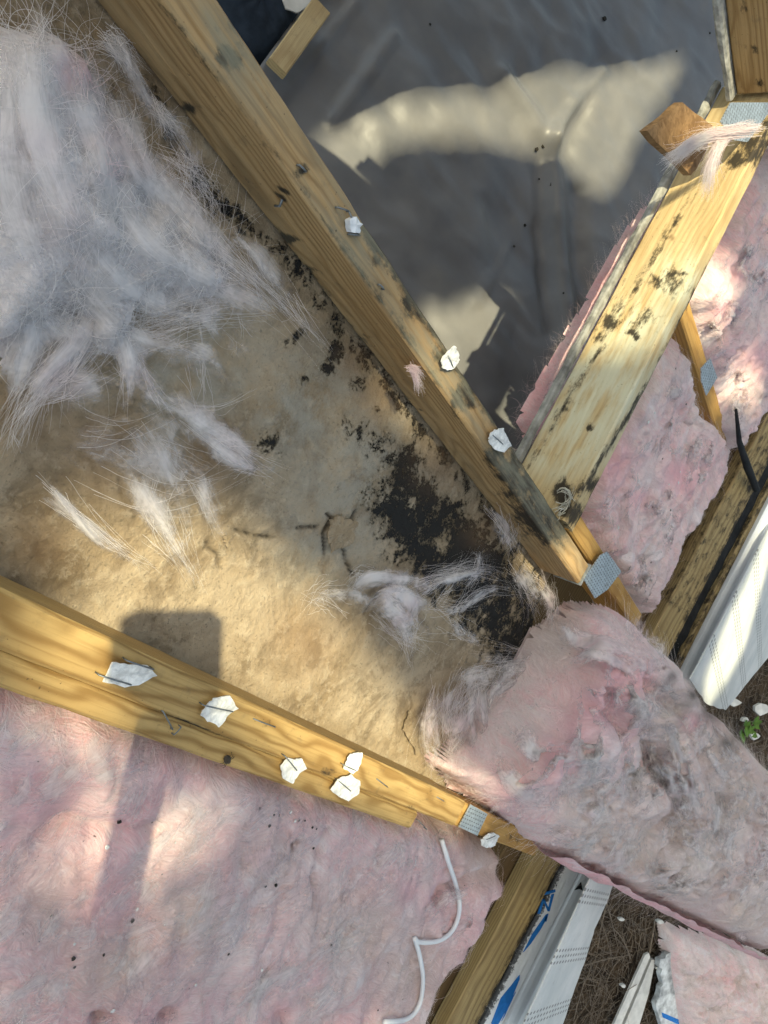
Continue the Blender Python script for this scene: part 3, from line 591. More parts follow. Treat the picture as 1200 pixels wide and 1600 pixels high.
nb = len(bu); V = np.vstack([np.stack([bx.ravel(), by.ravel(), bz], 1), np.stack([bx.ravel(), by.ravel(), np.full(nb, -.016)], 1)])
Qa = np.vstack([q_, q_[:, ::-1]+nb]); dbl = lambda a: np.concatenate([a, a])
cb = mknp('ceiling_board', V, Qa, board_mat(), None, None, {'stain': dbl(st), 'crack': dbl(np.clip(cr*1.4*np.clip(fbm(bx*90, by*90, 3, 2).ravel()*2.2-.4, 0, 1), 0, 1)), 'pale': dbl(pal), 'wet': dbl(wet)})
cb.matrix_world = RF.M @ T((0, 0, ZD)); tag(cb, 'tan gypsum ceiling board with cracked paper and black mould between two rafters', 'ceiling board')
M_paper = cb.data.materials[0]
for i, (pp, cr_) in enumerate([([(515, 812), (535, 803), (560, 818), (552, 850), (520, 862), (512, 840)], .002), ([(350, 838), (362, 845), (355, 855)], .002), ([(640, 1110), (665, 1150), (650, 1180), (630, 1140)], .002)]):
    slab('paper_flake', RF, pp, ZD+.0004, .0012, M_paper, cb, n=7, jag=.0016, crump=cr_*.35, seed=i)

# ------------------------------------------------------------------ the eave: wall plate, felt, foam, trim, soffit (horizontal frame)
ZP = -1.22
def strip(name, x0, x1, z1, hgt, m, y0=-.85, y1=1.7, k=.05, parent=None, step=.02, stain=None, rough=.0008, seed=2.):
    xm = (x0+x1)/2
    return beam(name, GF, (xm+k*y0, y0, z1-hgt), (xm+k*y1, y1, z1-hgt), x1-x0, hgt, m, parent, stain, step=step, rough=rough, seed=seed)
wp = strip('wall_plate', 1.276, 1.352, ZP, .04, M_w5, stain=lambda u, v, L: np.maximum(.75*np.exp(-((L[:, 1]+.034)/.012)**2), .8*fbm(L[:, 0]*4, L[:, 1]*30, 3, 3)*(L[:, 0] > 1.35)), step=.012)
tag(wp, 'weathered timber wall plate running along the eave under the wool', 'wall plate')
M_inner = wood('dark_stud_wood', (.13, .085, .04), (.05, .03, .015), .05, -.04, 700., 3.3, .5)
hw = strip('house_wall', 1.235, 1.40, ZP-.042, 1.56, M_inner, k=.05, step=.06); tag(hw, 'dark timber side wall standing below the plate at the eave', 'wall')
M_felt = plain('black_roofing_felt', (.016, .017, .018), .75, 0, .5, 50., .8)
fl = strip('felt_strip', 1.354, 1.392, ZP-.016, .03, M_felt, rough=.004, step=.01, seed=5.); tag(fl, 'torn black felt strip lying along the outer side of the wall plate', 'felt')
lath = strip('wood_lath', 1.393, 1.410, ZP-.006, .034, M_w5, y0=.30, y1=1.7, stain=lambda u, v, L: .35+.5*fbm(L[:, 0]*5, L[:, 1]*60, 2, 3), seed=8.); tag(lath, 'dark weathered lath between black felt and white trim beyond the wool', 'lath')
# foam board with blue print
M_foam, nt, b = mat('crumbly_white_foam'); p = node(nt, 'ShaderNodeTexCoord').outputs['Object']
ed = attr(nt, 'stain'); nn = noise(nt, p, 130., 5, .7); k = sstep(nt, mth(nt, 'ADD', mth(nt, 'MULTIPLY', ed, .75), nn), .82, .98)
c = mixc(nt, mth(nt, 'MULTIPLY', k, .93), (.74, .76, .76), (.03, .035, .04)); nt.links.new(c, b.inputs['Base Color']); b.inputs['Roughness'].default_value = .6; bump(nt, b, nn, .5, .002)
M_blue = plain('blue_print', (.02, .17, .50), .5, 0, .25, 90., .1)
fb = empty('foam_board', GF.M @ T((1.40, -.45, ZP-.03)))
strip('board', 1.368, 1.4215, ZP-.008, .02, M_foam, y0=-.85, y1=.02, parent=fb, step=.006, stain=lambda u, v, L: np.clip((.006-L[:, 1]*-1)*0+np.clip((L[:, 1]-.006)/.022, 0, 1)*.8, 0, 1), rough=.0012, seed=11.)
for pp in ([(840, 1428), (848, 1405), (851, 1406), (844, 1428)], [(848, 1405), (851, 1405), (858, 1420), (856, 1424)], [(856, 1424), (862, 1398), (866, 1397), (859, 1424)], [(846, 1396), (868, 1390), (868, 1394), (847, 1400)],
           [(818, 1488), (832, 1460), (853, 1430), (855, 1434), (845, 1452), (830, 1474)], [(853, 1430), (857, 1428), (854, 1440), (850, 1440)],
           [(768, 1599), (783, 1560), (812, 1524), (812, 1530), (795, 1572), (772, 1612)], [(800, 1560), (806, 1550), (790, 1585), (784, 1596)]):
    slab('blue_lettering', GF, pp, ZP-.0062, .0015, M_blue, fb)
tag(fb, 'white foam board edge with blue lettering beside the white trim', 'foam board')
M_vinyl = plain('white_vinyl', (.80, .82, .82), .38, 0, .10, 14., .12)
tr = empty('eave_trim', GF.M @ T((1.45, 0, ZP-.05)))
def prof_strip(name, prof, y0, y1, m, parent, k=.042):
    ys = np.linspace(y0, y1, 60); V = [(x+k*y+.0012*math.sin(y*9), y, z+.0015*math.sin(y*5+1)) for y in ys for x, z in prof]; n = len(prof); Fc = []
    for i in range(len(ys)-1):
        for j in range(n-1): Fc.append((i*n+j, (i+1)*n+j, (i+1)*n+j+1, i*n+j+1))
    o = mk(name, V, [f[::-1] for f in Fc], m); o.matrix_world = GF.M.copy(); o.parent = parent; o.matrix_parent_inverse = parent.matrix_world.inverted()
    md = o.modifiers.new('thickness', 'SOLIDIFY'); md.thickness = .0012; return o
z = ZP-.004
prof_strip('channel', [(1.424, z-.012), (1.424, z), (1.438, z+.001), (1.441, z-.003), (1.456, z-.003), (1.459, z+.003), (1.470, z+.003), (1.472, z-.004), (1.489, z-.006), (1.490, z-.03)], -.85, 1.7, M_vinyl, tr)
slab('black_mark', GF, [(898, 1391), (908, 1378), (911, 1392), (905, 1389)], z+.0055, .0008, M_felt, tr)
tag(tr, 'long white vinyl channel trim edging the eave outside the wall plate', 'trim')
# soffit panels with bands of punched holes
def soffit_mat():
    m, nt, b = mat('perforated_white_vinyl'); p = node(nt, 'ShaderNodeTexCoord').outputs['Object']; s = node(nt, 'ShaderNodeSeparateXYZ', {0: p})
    def cell(v, pit): return mth(nt, 'SUBTRACT', mth(nt, 'FRACT', mth(nt, 'DIVIDE', v, pit)), .5)
    cx, cy = cell(s.outputs[0], .026), cell(s.outputs[1], .0125); r = mth(nt, 'SQRT', mth(nt, 'ADD', mth(nt, 'MULTIPLY', cx, cx), mth(nt, 'MULTIPLY', cy, cy)))
    hole = mth(nt, 'LESS_THAN', r, .27); band = mth(nt, 'LESS_THAN', mth(nt, 'FRACT', mth(nt, 'DIVIDE', mth(nt, 'ADD', s.outputs[1], 2.001), .125)), .30)
    hole = mth(nt, 'MULTIPLY', hole, band); n1 = noise(nt, p, 9., 5, .6); n2 = noise(nt, p, 70., 4)
    c = mixc(nt, sstep(nt, n1, .35, .7), (.55, .58, .57), (.70, .71, .69)); c = mixc(nt, mth(nt, 'MULTIPLY', sstep(nt, n2, .58, .75), .35), c, (.25, .24, .2))
    c = mixc(nt, mth(nt, 'MULTIPLY', hole, .7), c, (.06, .06, .06)); nt.links.new(c, b.inputs['Base Color']); b.inputs['Roughness'].default_value = .45; bump(nt, b, mth(nt, 'SUBTRACT', n1, hole), .3, .002); return m
M_sof = soffit_mat(); ZS = -.305
def panel(label, px):
    P = [tuple(p) for p in SF.atl(px, ZS)]
    e = empty('soffit_panel', SF.M @ T((P[0][0], P[0][1], ZS))); o = slab('panel', SF, px, ZS, .0025, M_sof, e, n=6, jag=.0016); tag(e, label, 'soffit', 'soffit panels'); return e
panel('dirty grey white perforated soffit panel with torn edge beside blue lettered foam', [(800, 1640), (926, 1366), (962, 1370), (948, 1412), (929, 1452), (915, 1500), (899, 1542), (880, 1599), (862, 1645)])
panel('sunlit white perforated soffit panel beyond the thick wool batt', [(1078, 1062), (1120, 985), (1200, 830), (1260, 730), (1290, 860), (1200, 1028), (1163, 1073), (1134, 1110), (1105, 1100)])
# ================================================================== FIBREGLASS WOOL
def pair(n, **k): return wool(n, **k), wool(n+'_fibres', hair=True, **k)
WA = pair('wool_pink_bay', con=.8, pink=.74, dirt=.18, white=.42, seed=1., ang=.5)
w1 = Wool('insulation_batt', RF, [(-60, 1020), (20, 1060), (300, 1165), (640, 1277), (735, 1308), (800, 1345), (790, 1372), (805, 1392), (770, 1425), (765, 1455), (745, 1480), (735, 1515), (700, 1545), (680, 1600), (640, 1720), (200, 1800), (-150, 1700)], ZT-.012, .06, *WA, nf=42000, ang=2.2, R=.05, lump=.012, seed=3.,
          label='broad pink fibreglass blanket filling the bay below the yellow rafter', flen=.04, lift=.005, edge=.008,
          hfun=lambda x, y, u, v: -.03*np.exp(-(segd(u, v, [(780, 1360), (700, 1395), (690, 1410)], False)/12.)**2)-.022*blobs(u, v, [(255, 1585, 16), (440, 1588, 14), (150, 1590, 14), (465, 1325, 10)])-.012*np.exp(-(segd(u, v, [(60, 1310), (120, 1290), (240, 1300)], False)/14.)**2),
          grime=lambda u, v: np.clip(.9*blobs(u, v, [(300, 1430, 90), (180, 1500, 90), (560, 1460, 90), (760, 1350, 50), (640, 1520, 80), (420, 1350, 60), (100, 1430, 80)]), 0, 1),
          pale=lambda u, v: .6*blobs(u, v, [(230, 1585, 26), (440, 1580, 20), (490, 1530, 18), (680, 1410, 28), (640, 1390, 22), (150, 1420, 60), (60, 1240, 70)]))
WB = pair('wool_eave_bays', pink=.6, dirt=.28, white=.38, seed=5., ang=1.2)
w2 = Wool('insulation_batt', RF, [(945, 862), (928, 800), (930, 765), (1005, 610), (1062, 515), (1082, 560), (1100, 640), (1140, 690), (1135, 735), (1075, 850), (1032, 955), (1015, 968), (985, 920)], ZT-.062, .06, *WB, nf=22000, ang=1.9, R=.03, lump=.020, seed=7., grid=.005,
          label='grimy pink fibreglass patch between the header board and the wall plate', flen=.035, lift=.006, edge=.012, stain=lambda u, v: .6*blobs(u, v, [(1002, 655, 8), (1012, 680, 6), (1025, 700, 6)])*fbm(u/6, v/6, 2, 3),
          pale=lambda u, v: .8*blobs(u, v, [(960, 730, 40), (1060, 745, 30), (1000, 780, 20)]))
w3 = Wool('insulation_batt', RF, [(1098, 470), (1130, 380), (1200, 240), (1300, 120), (1330, 300), (1235, 560), (1170, 690), (1140, 715), (1120, 600), (1105, 530)], ZT-.060, .07, *WB, nf=16000, ang=1.6, R=.04, lump=.022, seed=12., grid=.005,
          label='sunlit pink fibreglass blanket between the slim tail and corner stub', flen=.04, lift=.007, edge=.012, stain=lambda u, v: .8*blobs(u, v, [(1190, 610, 24), (1165, 640, 16)])*fbm(u/10, v/10, 2, 3), pale=lambda u, v: .8*blobs(u, v, [(1150, 430, 18), (1130, 480, 20), (1180, 560, 30)]))
# wool in the wall below the header, seen past its lower edge
WC = pair('wool_wall', pink=.9, dirt=.2, white=.1, seed=8., ang=1.5)
w4 = Wool('insulation_batt', RF, [(1085, 300), (1020, 330), (968, 400), (938, 460), (905, 520), (880, 560), (850, 610), (825, 660), (835, 690), (930, 600), (1130, 300)], -.66, .022, *WC, nf=12000, ang=1.7, R=.03, lump=.012, seed=15., grid=.005,
          label='fluffy mauve pink wool hanging in the shade below the header board', flen=.04, lift=.016, edge=.006, nfs=.7)
# the thick torn batt over the eave: x, y edges are those of a 400 mm batt
WD = pair('wool_thick_batt', pink=.58, dirt=.2, white=.55, con=.6, seed=11., ang=.2)
def hb(x, y, u, v):
    h = .05*blobs(u, v, [(960, 1080, 50), (900, 1150, 50), (830, 1190, 40)])+.02*blobs(u, v, [(1060, 1060, 30), (1150, 1330, 50), (1010, 1250, 30)])-.05*np.exp(-(segd(u, v, [(860, 1035), (800, 1090), (760, 1200)], False)/26.)**2)
    h += -.035*np.exp(-(segd(u, v, [(930, 1075), (950, 1120), (940, 1160)], False)/12.)**2)-.02*np.exp(-(segd(u, v, [(985, 1060), (1010, 1085), (1060, 1110)], False)/10.)**2)
    h += .025*np.exp(-(segd(u, v, [(1020, 1110), (1060, 1190), (1090, 1280)], False)/16.)**2)-.02*np.exp(-(segd(u, v, [(990, 1130), (1040, 1230), (1060, 1310)], False)/12.)**2)-.03*blobs(u, v, [(1135, 1255, 14), (830, 1110, 14), (985, 1065, 10)])
    return h
WDk = dict(pts=[(.935, -.035), (.985, .02), (1.01, .09), (1.035, .15), (1.04, .22), (1.10, .31), (1.20, .345), (1.50, .335), (1.62, .31), (1.70, .335), (2.0, .325), (2.5, .32), (2.5, -.062), (2.0, -.066), (1.6, -.070), (1.45, -.072), (1.2, -.070), (1.05, -.058)])
w5 = Wool('insulation_batt', BF, None, -.672, .105, *WD, nf=60000, ang=.5, R=.06, lump=.022, seed=21., grid=.005, bottom=True,
          label='thick torn pink and grey fibreglass batt lying across the eave over trim', flen=.05, lift=.009, edge=.010, hfun=hb, spread=.9,
          stain=lambda u, v: np.clip(1.1*blobs(u, v, [(1105, 1110, 26), (1120, 1100, 18), (1085, 1085, 12), (1140, 1160, 16), (1040, 1070, 14), (1075, 1130, 16), (1050, 1060, 10)]), 0, 1)*np.clip(fbm(u/14, v/14, 6, 4)*1.7-.2, 0, 1),
          grime=lambda u, v: np.clip(1.1*blobs(u, v, [(1080, 1330, 110), (1150, 1250, 90), (1000, 1320, 70), (1060, 1120, 60), (1130, 1180, 60), (930, 1290, 60), (870, 1000, 40), (1180, 1420, 70)]), 0, 1),
          pale=lambda u, v: .85*blobs(u, v, [(930, 1110, 46), (900, 1140, 40), (870, 1180, 40), (800, 1230, 30), (1000, 1060, 24), (1080, 1130, 16), (960, 1060, 26)]), **WDk)
for sgn, pp in ((1, None),):
    # pink cut flank of the batt, facing along the eave
    xs = np.linspace(1.30, 2.5, 130); V = []; Q = []
    for i, x in enumerate(xs):
        for j, t in enumerate(np.linspace(0, 1, 9)):
            n_ = float(fbm(np.array(x*22), np.array(t*2.), 5, 3)-.5); V.append((x, -.0685-.016*math.sin(PI*t)-.012*n_, -.02-.082*t))
    for i in range(len(xs)-1):
        for j in range(8): Q.append((i*9+j, i*9+j+1, (i+1)*9+j+1, (i+1)*9+j))
    fl_ = mknp('cut_flank', V, Q, wool('wool_cut_edge', pink=1.1, dirt=.12, white=.15, seed=3., ang=0.), BF.M @ T((0, 0, -.672)))
    fl_.parent = w5.root; fl_.matrix_parent_inverse = w5.root.matrix_world.inverted(); fl_['label'] = 'clean pink cut side of the batt'
FA = film_mat('wool_film_pink', wool_thin('wool_fp', pink=.45, dirt=.1, white=.5, seed=1., con=.5)); FB = film_mat('wool_film_grime', wool_thin('wool_fg', pink=.2, dirt=.4, white=.4, seed=6., con=.6))
rfilms(w1, 75, [(-40, 1080), (640, 1300), (770, 1360), (740, 1470), (660, 1640), (-40, 1640)], -.75, FA, 70, 220, (18, 60), .003, .3, .66, 3)
rfilms(w2, 34, [(945, 830), (1050, 570), (1120, 700), (1030, 930)], 1.9, FA, 30, 90, (8, 24), .003, .6, .75, 4)
rfilms(w3, 26, [(1110, 480), (1200, 270), (1250, 500), (1160, 680)], 1.7, FA, 30, 100, (8, 26), .003, .6, .75, 5)
rfilms(w4, 60, [(1060, 310), (960, 430), (850, 620), (845, 670), (960, 540)], 2.1, FA, 30, 90, (7, 16), .004, .45, .9, 6)
rfilms(w5, 60, [(760, 1230), (790, 1120), (870, 960), (980, 950), (1060, 1040), (1040, 1180), (960, 1330), (840, 1300)], -.6, FA, 60, 170, (14, 40), .005, .6, .75, 7)
rfilms(w5, 45, [(1060, 1060), (1130, 1120), (1230, 1220), (1230, 1480), (980, 1370), (960, 1250)], 1.0, FB, 50, 150, (12, 38), .005, .6, .75, 8).name = 'torn_layers'
films('torn_layers', BF, -.70, [([(1030, 1100), (1060, 1180), (1085, 1260), (1100, 1340)], 14, 16, 1.1), ([(1000, 1150), (1050, 1230), (1080, 1330)], 12, 14, 1.), ([(870, 960), (900, 1000), (960, 1010), (1040, 1040)], 20, 22, 1.), ([(880, 1040), (930, 1020), (985, 1050), (1000, 1090)], 18, 12, 1.), ([(800, 1110), (830, 1170), (880, 1190), (950, 1180)], 20, 20, 1.), ([(770, 1180), (820, 1240), (900, 1260)], 20, 24, 1.), ([(900, 1120), (930, 1180), (990, 1230)], 16, 14, 1.)], FA, w5.root, (w5.O[0], w5.O[1], w5.z), w5, .008)
# torn lock of pale wool over the ceiling board
WE = pair('wool_pale_lock', pink=.34, dirt=.06, white=1.15, con=.08, seed=17., ang=1.1)
w6 = Wool('torn_insulation', RF, [(-60, -60), (25, -10), (85, 0), (125, 45), (160, 95), (190, 150), (240, 220), (290, 310), (340, 365), (410, 420), (450, 470), (400, 480), (330, 475), (270, 480), (225, 530), (190, 520), (130, 520), (70, 560), (20, 590), (-30, 560), (-90, 300)], ZD+.050, .052, *WE, nf=1200, ang=.65, R=.12, lump=.012, seed=33., grid=.005,
          label='pale white fibreglass wool torn loose and heaped over the mouldy ceiling board', flen=.07, lift=.005, edge=.022, spread=.45, fedge=.3, rad=.00015, nfs=1.,
          pale=lambda u, v: .55*blobs(u, v, [(130, 115, 40), (160, 130, 20), (180, 260, 24)]), hfun=lambda x, y, u, v: .018*blobs(u, v, [(110, 260, 90), (120, 360, 60), (60, 80, 50)])-.02*np.exp(-(segd(u, v, [(250, 180), (200, 300), (230, 430)], False)/16.)**2))
FW = film_mat('wool_film_white', WE[1])
LW = [([(50, -10), (50, 150), (90, 300), (150, 450)], 60, 40, 1.2), ([(20, 20), (0, 200), (40, 380), (110, 480)], 45, 30, 1.), ([(100, 30), (140, 180), (190, 330), (195, 490)], 50, 26, 1.1), ([(140, 90), (200, 230), (270, 350), (380, 440)], 40, 40, 1.), ([(180, 180), (270, 310), (370, 410), (515, 548)], 34, 20, 1.), ([(150, 260), (230, 370), (350, 450), (480, 510)], 46, 30, 1.), ([(90, 300), (160, 420), (270, 480), (400, 500)], 50, 26, .9), ([(60, 380), (150, 490), (210, 560), (290, 680)], 50, 16, .9), ([(140, 440), (190, 540), (205, 600), (200, 670)], 36, 12, 1.), ([(170, 460), (120, 540), (60, 600), (12, 705)], 44, 14, .95), ([(60, 440), (50, 520), (20, 600), (36, 715)], 50, 8, .8), ([(-30, 420), (60, 490), (130, 540), (230, 570)], 46, 40, .8), ([(240, 400), (300, 470), (340, 520), (390, 570)], 44, 24, .6), ([(120, 480), (220, 540), (320, 560), (380, 620)], 40, 16, .55),
      ([(-30, 560), (80, 600), (180, 600), (260, 640)], 36, 26, .6), ([(170, 540), (240, 610), (300, 640), (395, 612)], 26, 6, .7), ([(250, 600), (310, 660), (370, 700), (440, 750)], 28, 16, 1.), ([(290, 650), (340, 700), (390, 730), (430, 735)], 20, 10, .9), ([(200, 620), (240, 700), (280, 780), (300, 860)], 44, 26, .6), ([(180, 700), (230, 780), (270, 840), (312, 920)], 30, 12, .75), ([(280, 680), (310, 760), (330, 810), (350, 860)], 28, 12, .65), ([(55, 740), (100, 790), (160, 840), (235, 893)], 14, 9, 1.), ([(60, 640), (160, 690), (260, 720), (340, 720)], 50, 40, .42), ([(210, 130), (270, 200), (310, 270), (345, 360)], 24, 14, .7), ([(150, 40), (180, 70), (230, 150), (280, 210)], 20, 12, .75), ([(320, 320), (400, 400), (430, 440), (480, 500)], 24, 10, .8)]
films('drawn_layers', RF, ZD+.003, [(p, a_*1.45, b_*1.3, c_*.85) for p, a_, b_, c_ in LW], FW, w6.root, (w6.O[0], w6.O[1], w6.z), w6, .007); films('drawn_layers', RF, ZD+.009, [([(x+7*math.sin(i*2.1+y*.02), y+8*math.cos(i*1.3+x*.02)) for x, y in p], a_*.9, b_*.9, c_*.8) for i, (p, a_, b_, c_) in enumerate(LW)], FW, w6.root, (w6.O[0], w6.O[1], w6.z), w6, .009)
BA = [([(60, 0), (70, 150), (110, 320), (185, 480)], 30, 42, 34), ([(150, 110), (220, 260), (300, 400), (400, 480)], 30, 34, 40), ([(200, 200), (300, 350), (400, 430), (510, 545)], 50, 20, 14), ([(90, 460), (200, 520), (300, 500), (400, 500)], 80, 34, 22), ([(180, 430), (120, 550), (60, 610), (10, 690)], 160, 30, 20)]
SA = wisps(RF, ZD+.006, BA, .012, 14, w6, 2.)
hair('drawn_locks', SA-np.array([w6.O[0], w6.O[1], ZD+.050]), .00013, WE[1], Matrix.Identity(4), w6.root)
Bd = [([(190, 520), (205, 590), (200, 660)], 240, 14, 10), ([(215, 540), (250, 610), (278, 670)], 220, 12, 10), ([(60, 600), (30, 650), (15, 700)], 130, 20, 8), ([(120, 560), (50, 610), (10, 690)], 160, 30, 16), ([(20, 660), (26, 690), (38, 710)], 50, 6, 4),
      ([(320, 670), (370, 700), (435, 745)], 420, 10, 12), ([(300, 640), (350, 690), (430, 740)], 160, 16, 14), ([(300, 640), (345, 640), (390, 615)], 60, 8, 4), ([(345, 730), (390, 735), (430, 735)], 90, 8, 12),
      ([(60, 745), (120, 800), (225, 888)], 380, 8, 5), ([(70, 755), (150, 830), (235, 893)], 160, 14, 7), ([(230, 790), (270, 850), (310, 918)], 280, 20, 6), ([(250, 740), (240, 800), (290, 890)], 200, 26, 14), ([(290, 740), (320, 790), (345, 850)], 180, 16, 12), ([(300, 540), (310, 620), (310, 720)], 120, 20, 20), ([(420, 440), (470, 500), (515, 545)], 360, 16, 8), ([(330, 430), (410, 470), (490, 510)], 400, 40, 18), ([(170, 470), (180, 520), (200, 600)], 260, 40, 14),
      ([(360, 510), (380, 540), (390, 560)], 50, 14, 10), ([(0, 420), (100, 500), (230, 560)], 300, 60, 50), ([(0, 560), (90, 600), (200, 560)], 300, 50, 40), ([(140, 690), (260, 760), (400, 700)], 220, 40, 40), ([(210, 660), (250, 700), (300, 740)], 160, 26, 30), ([(320, 500), (318, 600), (300, 660)], 60, 6, 8), ([(260, 540), (290, 545), (330, 580)], 60, 8, 8), ([(75, 620), (180, 660), (300, 640)], 160, 26, 26)]
Bd = [(p, max(6, n_//16), a_, b_) for p, n_, a_, b_ in Bd]; S = wisps(RF, ZD+.004, Bd, .018, 12, None, 2.)
hair('drawn_wisps', S-np.array([w6.O[0], w6.O[1], ZD+.050]), .00013, WE[1], Matrix.Identity(4), w6.root)
# fluff blown along the rafter foot
Bf = [([(150, 40), (190, 75), (220, 130)], 130, 18, 12), ([(240, 150), (265, 190), (290, 215)], 110, 12, 10), ([(270, 230), (305, 270), (330, 320)], 150, 16, 12), ([(300, 270), (325, 320), (345, 360)], 90, 14, 8)]
Bf = [(p, n_//2, a_, b_) for p, n_, a_, b_ in Bf]; S = wisps(RF, ZD+.004, Bf, .016, 12, None, 3.); o = hair('wool_tuft', S-S[0, 0], .00015, WE[1], RF.M @ T(S[0, 0])); tag(o, 'thin fluff of pale fibres along the foot of the brown rafter', 'insulation', None, 'stuff')
# small pale clump among the mould
tf = empty('insulation_tuft', RF.M @ T(RF.at(610, 940, ZD))); tag(tf, 'small cobwebby tuft of pale wool lying on the black mould', 'insulation'); TO = RF.at(610, 940, ZD)
films('drawn_layers', RF, ZD+.004, [([(545, 930), (580, 905), (640, 905), (690, 920)], 26, 16, .95), ([(560, 960), (610, 930), (650, 940), (700, 960)], 30, 14, .95), ([(600, 900), (620, 950), (635, 990), (645, 1040)], 34, 10, .9), ([(580, 920), (610, 950), (640, 970), (690, 990)], 30, 14, .8), ([(640, 930), (700, 905), (750, 895), (810, 905)], 16, 10, .7), ([(670, 950), (720, 950), (770, 920), (840, 915)], 12, 8, .6), ([(600, 940), (560, 930), (510, 930), (470, 960)], 20, 10, .5), ([(690, 960), (720, 985), (745, 1005), (760, 1030)], 14, 10, .6), ([(720, 930), (745, 890), (750, 870), (745, 850)], 12, 10, .55), ([(595, 905), (625, 925), (640, 950), (630, 975)], 24, 18, 1.1)], FW, tf, TO, None, .016)
Bc = [([(620, 930), (640, 980), (645, 1030)], 120, 22, 8), ([(640, 930), (700, 900), (760, 890), (800, 905)], 90, 20, 12), ([(660, 950), (710, 950), (760, 915), (840, 915)], 60, 16, 10), ([(560, 950), (500, 930), (470, 960)], 50, 16, 10), ([(680, 960), (720, 990), (745, 1010)], 60, 12, 8), ([(590, 910), (560, 900), (535, 925)], 60, 12, 8), ([(650, 940), (690, 915), (730, 880)], 60, 12, 10), ([(670, 890), (720, 905), (790, 925)], 40, 10, 16), ([(730, 920), (750, 880), (745, 860)], 40, 8, 8), ([(600, 960), (630, 985), (680, 1000)], 60, 14, 12)]
Bc = [(p, n_//2, a_, b_) for p, n_, a_, b_ in Bc]; S = wisps(RF, ZD+.005, Bc, .016, 12, None, 3.); hair('drawn_wisps', S-TO, .00012, WE[1], Matrix.Identity(4), tf)
# veil of fibres pulled from the end of the thick batt onto the board
WF = wool('wool_veil_fibres', pink=.3, dirt=.25, white=.5, seed=9., ang=.3, hair=True)
Bv = [([(720, 1060), (700, 1120), (740, 1210)], 420, 22, 22), ([(760, 1080), (720, 1130), (690, 1200)], 260, 24, 22), ([(745, 1050), (755, 1120), (765, 1200)], 300, 14, 14), ([(800, 1060), (740, 1060), (700, 1090)], 200, 22, 22), ([(840, 1050), (780, 1080), (755, 1140)], 240, 20, 14), ([(690, 1080), (670, 1140), (690, 1190)], 140, 14, 14), ([(800, 880), (830, 920), (855, 960)], 240, 16, 14), ([(760, 790), (790, 830), (800, 870)], 150, 14, 14), ([(840, 900), (862, 950), (860, 1000)], 200, 14, 14), ([(860, 1030), (800, 1040), (740, 1050)], 160, 16, 24)]
vl = empty('wool_veil', RF.M @ T(RF.at(740, 1130, ZD))); VO = RF.at(740, 1130, ZD); tag(vl, 'thin veil of fibres drawn from the torn batt end onto the ceiling board', 'insulation')
films('drawn_layers', RF, ZD+.006, [(p, a_*1.3, b_*1.3, .8) for p, n_, a_, b_ in Bv]+[([(690, 1060), (670, 1130), (690, 1200), (740, 1230)], 24, 20, .7), ([(760, 1040), (735, 1110), (750, 1180), (770, 1210)], 20, 14, .9), ([(850, 1040), (800, 1050), (765, 1100), (760, 1170)], 22, 12, .9), ([(720, 1050), (730, 1120), (700, 1180), (710, 1215)], 26, 20, .7)], FA, vl, VO, None, .022, cov=.8)
Bv = [(p, n_//4, a_, b_) for p, n_, a_, b_ in Bv]; S = wisps(RF, ZD+.008, Bv, .03, 12, None, 2.5); hair('drawn_wisps', S-VO, .00013, WF, Matrix.Identity(4), vl)
# wool thrown on the ground
w8 = Wool('insulation_batt', GF, [(1062, 1462), (1090, 1470), (1200, 1500), (1320, 1560), (1330, 1720), (1090, 1720), (1075, 1600), (1066, 1540)], -2.62, .14, *pair('wool_ground', pink=.45, dirt=.6, white=.1, seed=14., ang=.8), nf=6000, ang=.8, R=.16, lump=.05, seed=52., grid=.012, label='crumpled dirty pink batt thrown on the ground beside blue lettered foam', flen=.09, lift=.018, rad=.0004, edge=.004, spread=1.2)

